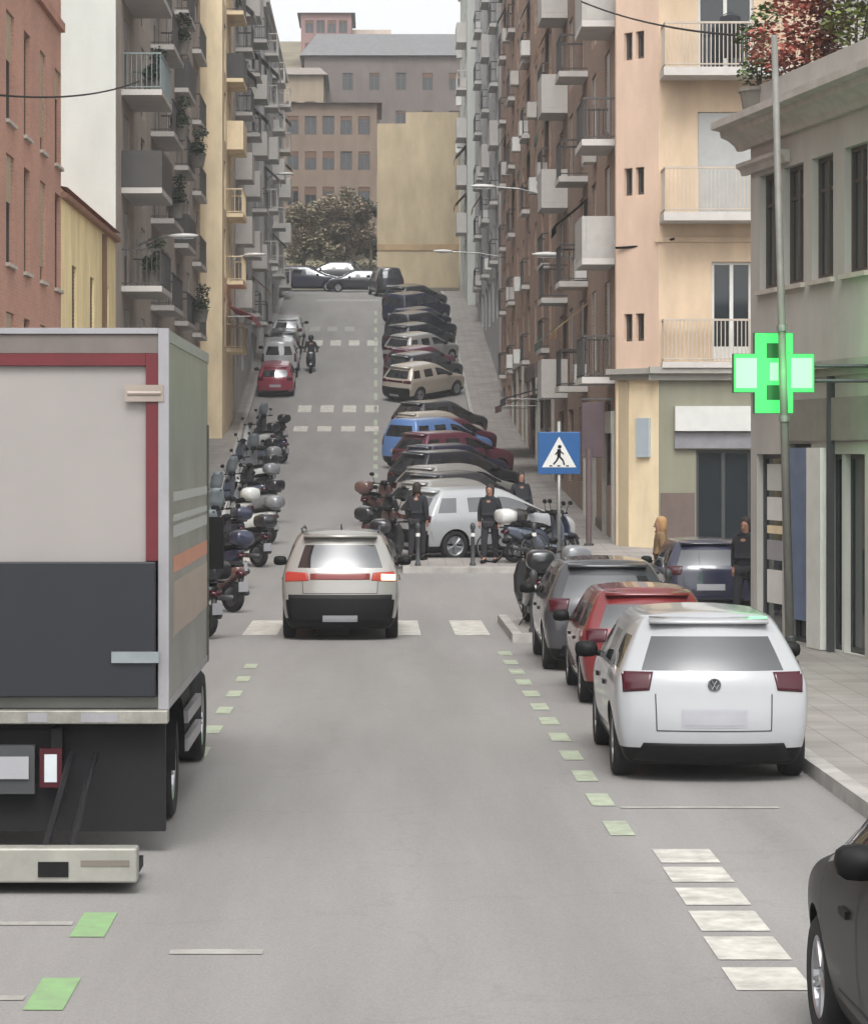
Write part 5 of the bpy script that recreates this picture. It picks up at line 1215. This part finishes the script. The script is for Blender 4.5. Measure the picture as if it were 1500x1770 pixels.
# pedestrian crossing sign
sp_ = px2(966, 783, 46.6); ps = empty('crossing_sign', (sp_[0], 46.6, .135), 0, 'square blue pedestrian crossing sign on a grey post by the build-out', 'road sign')
MB().tube((0, .03, 0), (0, .03, 3.35), .035, 12).build('post', STEEL, ps, smooth=True)
sz = .37; zc = sp_[2] - .135; BLUE = mat('sign_blue', (30, 84, 140), rough=.35, var=.04)
pn = MB().box(-sz, -.02, zc - sz, sz, -.004, zc + sz).build('sign_panel', BLUE, ps, bevel=.01)
MB().prism([(-.30, zc - .25), (.30, zc - .25), (0, zc + .29)], Matrix.Translation((0, -.024, 0)), .003).build('white_triangle', WHITEP, pn)
pm_ = MB()
pm_.lathe([(.0005, 0), (.034, 0)], Matrix.Translation((.01, -.0255, zc + .11)) @ Matrix.Rotation(R(90), 4, 'X'), 14)
def stroke(a_, b_, w_):
    a_ = Vector((a_[0], 0, a_[1])); b_ = Vector((b_[0], 0, b_[1])); d_ = (b_ - a_).normalized(); n_ = Vector((-d_.z, 0, d_.x)) * w_
    pm_.quad(*[(p.x, -.0258, zc + p.z) for p in (a_ + n_, b_ + n_, b_ - n_, a_ - n_)])
stroke((0, .07), (-.005, -.06), .032); stroke((-.005, -.05), (.07, -.13), .017); stroke((.07, -.13), (.09, -.21), .015); stroke((-.005, -.05), (-.04, -.13), .017); stroke((-.04, -.13), (-.10, -.20), .015); stroke((0, .05), (.08, -.02), .012); stroke((0, .05), (-.07, -.03), .012)
stroke((-.17, -.225), (-.12, -.225), .012); stroke((-.03, -.225), (.02, -.225), .012); stroke((.12, -.225), (.17, -.225), .012)
pm_.build('walking_figure', BLACK, pn)
b = MB(); b.tube((0, .03, zc - .2), (0, -.003, zc - .2), .045, 8); b.tube((0, .03, zc + .2), (0, -.003, zc + .2), .045, 8); b.build('clamp', STEEL, ps)
# bracket lamps on the walls
def wall_lamp(x, y, z, arm, label):
    r_ = empty('street_lamp', (x, y, z), 0, label, 'street lamp', 'wall lamps along the street')
    b = MB(); b.box(-.02 if arm > 0 else -.03, -.12, -.25, .03 if arm > 0 else .02, .12, .2); b.path([(0, 0, 0), (arm * .5, 0, .22), (arm, 0, .28)], .03, 8); b.build('bracket', STEEL, r_)
    q = arm; s = 1 if arm > 0 else -1
    b = MB(); n = 10; rings = []
    for t, hw_, hh in ((0, .05, .04), (.15, .12, .07), (.45, .16, .085), (.75, .13, .06), (.9, .04, .02)):
        rings.append([(q + s * t, hw_ * math.cos(2 * PI * k / n), .30 + .02 * t + hh * math.sin(2 * PI * k / n)) for k in range(n)])
    b.loft(rings); hd = b.build('lamp_head', WHITEP, r_, smooth=True)
    b = MB(); b.box(q + s * .2, -.09, .215, q + s * .75, .09, .228); b.build('lamp_glass', CLEAR, hd)
    return r_
for px, py, y, x0, lb in ((335, 408, 80, XW, 'white bracket lamp on the taupe block at the left'), (412, 440, 112.5, -6.15, 'white bracket lamp on the cream block at the left'), (462, 300, 146, -6.0, 'bracket lamp on the lower grey block at the left')):
    p = px2(px, py, y); wall_lamp(x0, y, p[2] - .3, max(.6, p[0] - x0 - .75), lb)
for px, py, y, x0, lb in ((818, 322, 96, 6.0, 'large white bracket lamp reaching over the street on the right'), (752, 434, 124, 6.0, 'bracket lamp further up the brown brick block'), (968, 440, 78.5, 6.0, 'bracket lamp on the dark brown block at the right'), ):
    p = px2(px, py, y); wall_lamp(x0, y, p[2] - .3, -max(.5, x0 - p[0] - .8), lb)
# overhead cables
def cable(name, pts, sag, r_, label):
    a_, b_ = Vector(pts[0]), Vector(pts[1]); b = MB()
    b.path([tuple(a_.lerp(b_, t / 16) + Vector((0, 0, -sag * 4 * (t / 16) * (1 - t / 16)))) for t in range(17)], r_, 6)
    tag(b.build(name, BLACK), label, 'cable')
cable('overhead_cable', (px2(1005, 2, 60), px2(1305, 62, 42)), .15, .02, 'black cable running from the tan building to the grey corner building')
cable('overhead_cable', (px2(1064, 428, 65.9), px2(1165, 412, 64.9)), .05, .03, 'short dark cable along the tan building between its floors')
cable('overhead_cable', (px2(-20, 162, 45.5), px2(240, 140, 74)), .2, .02, 'dark cable across the terracotta building front')

# ---------------------------------------------------------------- awnings, banners and street furniture
def awning(name, x, y0, y1, z, out, m, label, side):
    r_ = empty(name, (x, y0, z), 0, label, 'awning'); W_ = y1 - y0; s = side
    b = MB(); n = 8
    b.loft([[(s * .02, yy, 0), (s * out, yy, -.45), (s * out, yy, -.70), (s * (out - .02), yy, -.70), (s * (out - .02), yy, -.46), (s * .02, yy, -.03)] for yy in [W_ * k / n for k in range(n + 1)]]); b.build('canopy', m, r_)
    b = MB(); b.tube((s * .02, .05, -.5), (s * (out - .04), .05, -.48), .015); b.tube((s * .02, W_ - .05, -.5), (s * (out - .04), W_ - .05, -.48), .015); b.build('arm', STEEL, r_)
RC = mat('red_canvas', (160, 72, 80), rough=.85, var=.12, scale=2); DC = mat('plum_canvas', (84, 70, 74), rough=.85, var=.12, scale=2); BC = mat('dark_canvas', (52, 52, 56), rough=.85, var=.12)
awning('red_awning', -6.15, 109.6, 116.4, 9.1, 1.1, RC, 'red awning on the cream block above the lorry', 1)
awning('dark_awning', 6.0, 91, 94.5, 5.3, 1.6, BC, 'dark folded awning over a shop front on the brown brick block', -1)
awning('brown_awning', 6.0, 98, 103, 5.2, 1.4, mat('brown_canvas', (112, 84, 76), rough=.85, var=.12), 'brown awning up the right pavement behind the dark one', -1)
bn = px2(1030, 742, 66.5)
bl = empty('blade_sign', (6.0, 66.7, 3.55), 0, 'dark plum blade sign beside the blue crossing sign', 'sign')
MB().box(-.85, -.04, -.72, -.28, .04, .66).build('sign_panel', DC, bl, bevel=.02); b = MB(); b.tube((-.85, 0, .74), (0, 0, .74), .02); b.tube((-.7, 0, .74), (-.7, 0, .65), .012); b.tube((-.4, 0, .74), (-.4, 0, .65), .012); b.build('bracket', DARKGREY, bl)
po2 = px2(1014, 905, 66); pl_ = empty('sign_post', (po2[0] + .05, 66, g(66) + .13), 0, 'dark brown post under the plum blade sign', 'post')
MB().tube((0, 0, 0), (0, 0, 2.4), .075, 12).build('shaft', mat('brown_post', (92, 78, 78), rough=.6, var=.1), pl_); MB().lathe([(.12, 0), (.12, .04), (.08, .06)], Matrix.Identity(4), 12).build('base', DARKGREY, pl_)
for i, (x, y, lb) in enumerate(((2.45, 41.5, 'dark bollard at the near corner of the build-out'), (4.6, 41.9, 'dark bollard on the pavement beside the bicycles'), (.95, 60.6, 'dark bollard at the tip of the kerb island'), (2.2, 60.6, 'dark bollard in the middle of the kerb island'), (3.6, 60.7, 'dark bollard at the pavement end of the kerb island'))):
    r_ = empty('bollard', (x, y, g(y) + .13), 0, lb, 'bollard', 'bollards guarding the crossing'); b = MB(); b.lathe([(.07, 0), (.07, .05), (.05, .08), (.045, .82), (.06, .84), (.06, .92), (.03, .97), (.001, .98)], Matrix.Identity(4), 14); b.build('shaft', DARKGREY, r_, smooth=True)
    MB().lathe([(.051, .66), (.053, .66), (.053, .74), (.051, .74)], Matrix.Identity(4), 14).build('reflective_band', WHITEP, r_)
# ---------------------------------------------------------------- planting
def leaf_cloud(b, c, rx, ry, rz, n, s, seed):
    r_ = random.Random(seed)
    for _ in range(n):
        while True:
            p = Vector((r_.uniform(-1, 1), r_.uniform(-1, 1), r_.uniform(-1, 1)))
            if p.length < 1: break
        p = Vector((p.x * rx, p.y * ry, p.z * rz)) + Vector(c); a = s * r_.uniform(.6, 1.4)
        M = Matrix.Translation(p) @ Matrix.Rotation(r_.uniform(0, 6.3), 4, 'Z') @ Matrix.Rotation(r_.uniform(-1.2, 1.2), 4, 'X')
        b.add([M @ Vector(q) for q in ((-a * .5, 0, 0), (0, -a * .35, .05 * a), (a * .5, 0, 0), (0, a * .35, .05 * a))], [(0, 1, 2, 3)])
def leafmat(name, rgb, var=.45): return mat(name, rgb, rough=.7, var=var, scale=2.2, detail=2)
LG = leafmat('green_leaves', (88, 106, 58)); LR = leafmat('red_leaves', (168, 96, 82)); LO = leafmat('olive_leaves', (124, 116, 94), .2); LD = leafmat('dark_leaves', (52, 66, 44)); BARK = mat('bark', (92, 78, 64), rough=.9, var=.25, scale=4, bump=.3)
def shrub(name, loc, clumps, m, label, seed, leaf=.09, pot=True, group=None, n=260):
    r_ = empty(name, loc, 0, label, 'shrub', group); b = MB(); st = MB()
    for i, (x, y, z, q) in enumerate(clumps):
        leaf_cloud(b, (x, y, z), q, q, q * .85, int(n * 1.7 * q * q / .2), leaf, seed + i); st.tube((0, 0, .3), (x, y, z), .018, 5, .008)
    b.build('foliage', m, r_); st.build('stem', BARK, r_)
    if pot: MB().lathe([(.001, 0), (.22, 0), (.30, .42), (.32, .42), (.32, .48), (.27, .48), (.25, .40), (.001, .38)], Matrix.Identity(4), 18).build('planter', mat('stone_pot', (128, 124, 116), rough=.8, var=.15), r_)
zt = 8.0
def on_roof(px, y): return ((px - VX) * y / F, y, zt)
shrub('red_shrub', on_roof(1375, 39.6), [(-.35, 0, 1.0, .42), (.25, .1, 1.25, .45), (.0, .2, 1.75, .42), (.45, 0, .8, .35), (-.1, 0, .7, .4), (.3, .1, 1.7, .3)], LR, 'red leaved shrub in a pot on the terrace above the pharmacy', 3)
shrub('green_shrub', on_roof(1312, 40.5), [(0, 0, .75, .36), (-.08, 0, 1.25, .3), (.1, 0, 1.6, .25)], LG, 'small green shrub at the terrace corner left of the red one', 21)
shrub('green_shrub', on_roof(1478, 38.6), [(0, 0, 1.2, .5), (.25, 0, 1.8, .55), (-.2, 0, 1.8, .4), (.1, .2, 2.4, .5), (.5, 0, 2.6, .5), (.6, 0, 1.2, .5)], leafmat('yellow_green_leaves', (112, 122, 58)), 'tall yellowish green shrub at the right end of the terrace', 33)
shrub('rust_shrub', on_roof(1425, 39.4), [(0, 0, .9, .36), (.1, 0, 1.4, .36), (-.05, 0, 1.9, .3)], leafmat('rust_leaves', (124, 76, 54)), 'rust coloured shrub between the red and the yellowish green ones', 44)
# balcony greenery on the left
for i, (u, z, lb) in enumerate(((12, 10.5, 'trailing green plant on a middle balcony of the taupe block'), (13.5, 13.2, 'trailing green plant one balcony higher on the taupe block'), (3.2, 7.75, 'green plant on the lowest corner balcony of the taupe block'), (22.5, 13.3, 'dark green plant far along the taupe balconies'), (3.6, 13.3, 'green plant on the fourth corner balcony of the taupe block'), (14.2, 16.1, 'trailing green plant high on the taupe block'), (12.6, 18.8, 'trailing green plant near the top of the taupe block'), (24, 7.75, 'dark green plant low and far along the taupe balconies'))):
    shrub('balcony_plant', (XW + .75, 73.6 + u, z), [(0, 0, .65, .32), (0, .5, .75, .35), (0, -.5, .6, .3), (.1, 0, 1.2, .3)], LD, lb, 60 + 7 * i, .12, True, 'plants on the taupe balconies', 160)
def tree(name, loc, hgt, cr, m, label, seed, leaf, n, cat='tree', group=None, narrow=1.0, low=.42):
    r_ = random.Random(seed); t = empty(name, loc, 0, label, cat, group); b = MB(); tb = MB()
    tb.tube((0, 0, -.6), (.05, 0, hgt * .45), cr * .075, 8, cr * .05)
    for k in range(11):
        a_ = r_.uniform(0, 6.3); q = r_.uniform(.25, .95) * cr * narrow; z = hgt * r_.uniform(low, .95); rr = cr * r_.uniform(.28, .46)
        q *= (1.15 - abs(z / hgt - .6)); c = (q * math.cos(a_), q * math.sin(a_), z)
        tb.tube((.03, 0, hgt * r_.uniform(.25, .45)), c, cr * .03, 6, cr * .008); leaf_cloud(b, c, rr, rr, rr * .8, n, leaf, seed * 31 + k)
    b.build('crown', m, t); tb.build('trunk', BARK, t); return t
for i, (px, y, hh, cr, m, lb) in enumerate(((524, 188, 5.5, 1.9, LO, 'olive tree at the left of the street head'), (566, 191, 5.2, 2.0, LO, 'olive tree in the middle of the street head'), (610, 189, 6.0, 2.0, leafmat('brown_olive_leaves', (122, 110, 90), .2), 'brownish tree at the street head by the ochre wall'), (640, 194, 5.6, 1.6, LD, 'dark green tree close to the ochre wall'),
                                       (545, 199, 5.0, 2.2, leafmat('brown_olive_leaves', (122, 110, 90), .2), 'brown olive tree further back at the street head'), (600, 200, 5.2, 2.2, LO, 'olive green tree further back at the street head'))):
    tree('olive_tree', ((px - VX) * y / F, y, g(y)), hh, cr * 1.15, m, lb, 5 + i, .22, 420, low=.16, group='trees at the head of the street')
for i, (px, y, hh, cr, lb) in enumerate(((518, 232, 6.5, 2.4, 'tree beside the cream gabled house on the hill'), (575, 262, 5, 2.0, 'tree under the rose coloured house'), (700, 272, 4.5, 1.8, 'tree behind the slate roof'))):
    tree('hill_tree', ((px - VX) * y / F, y, g(y)), hh, cr, LD, lb, 40 + i, .4, 160, group='trees on the hill')

# hedge at the head of the street
r_ = empty('clipped_hedge', (-3.3, 186.5, g(186.5)), 0, 'dark clipped hedge behind the cars at the head of the street', 'hedge'); b = MB()
for k in range(14): leaf_cloud(b, (-3.9 + k * .6, 0, 1.0), .5, .5, 1.05, 130, .16, 400 + k)
b.build('foliage', LD, r_); b = MB()
for k in range(14): b.tube((-3.9 + k * .6, 0, -.4), (-3.9 + k * .6, .05, 1.2), .03, 5)
b.build('stem', BARK, r_)
# clothes on the upper tan balcony
hc = px2(1262, 55, 64.3); lc = empty('hanging_coat', hc, 0, 'dark coat hanging over the top balcony rail of the tan building', 'coat')
b = MB(); b.loft([[(x * k_, y_ + .01 * math.sin(x * 40), z) for x, y_ in ((-.26, -.03), (-.1, -.05), (.1, -.04), (.26, -.03), (.26, .03), (0, .05), (-.26, .03))] for z, k_ in ((.42, .35), (.36, .95), (.0, .85), (-.4, 1.0), (-.62, 1.05))]); b.build('cloth', COATK, lc, smooth=True)
b = MB(); b.path([(-.2, 0, .40), (0, 0, .5), (.2, 0, .40)], .012, 6); b.tube((0, 0, .5), (0, 0, .58), .008, 6); b.build('hanger', DARKGREY, lc)

# ---------------------------------------------------------------- air
hz = MB().box(-410, -45, -1.5, 410, 430, 78).build('haze', MATS['asphalt']); hz['kind'] = 'stuff'; hz.data.materials.clear()
hm = bpy.data.materials.new('haze'); hm.use_nodes = True; n_ = hm.node_tree.nodes; n_.clear()
ou = n_.new('ShaderNodeOutputMaterial'); pv = n_.new('ShaderNodeVolumePrincipled'); hm.node_tree.links.new(pv.outputs['Volume'], ou.inputs['Volume'])
pv.inputs['Color'].default_value = (.93, .94, .96, 1); pv.inputs['Density'].default_value = .0008; pv.inputs['Anisotropy'].default_value = .2
hz.data.materials.append(hm)
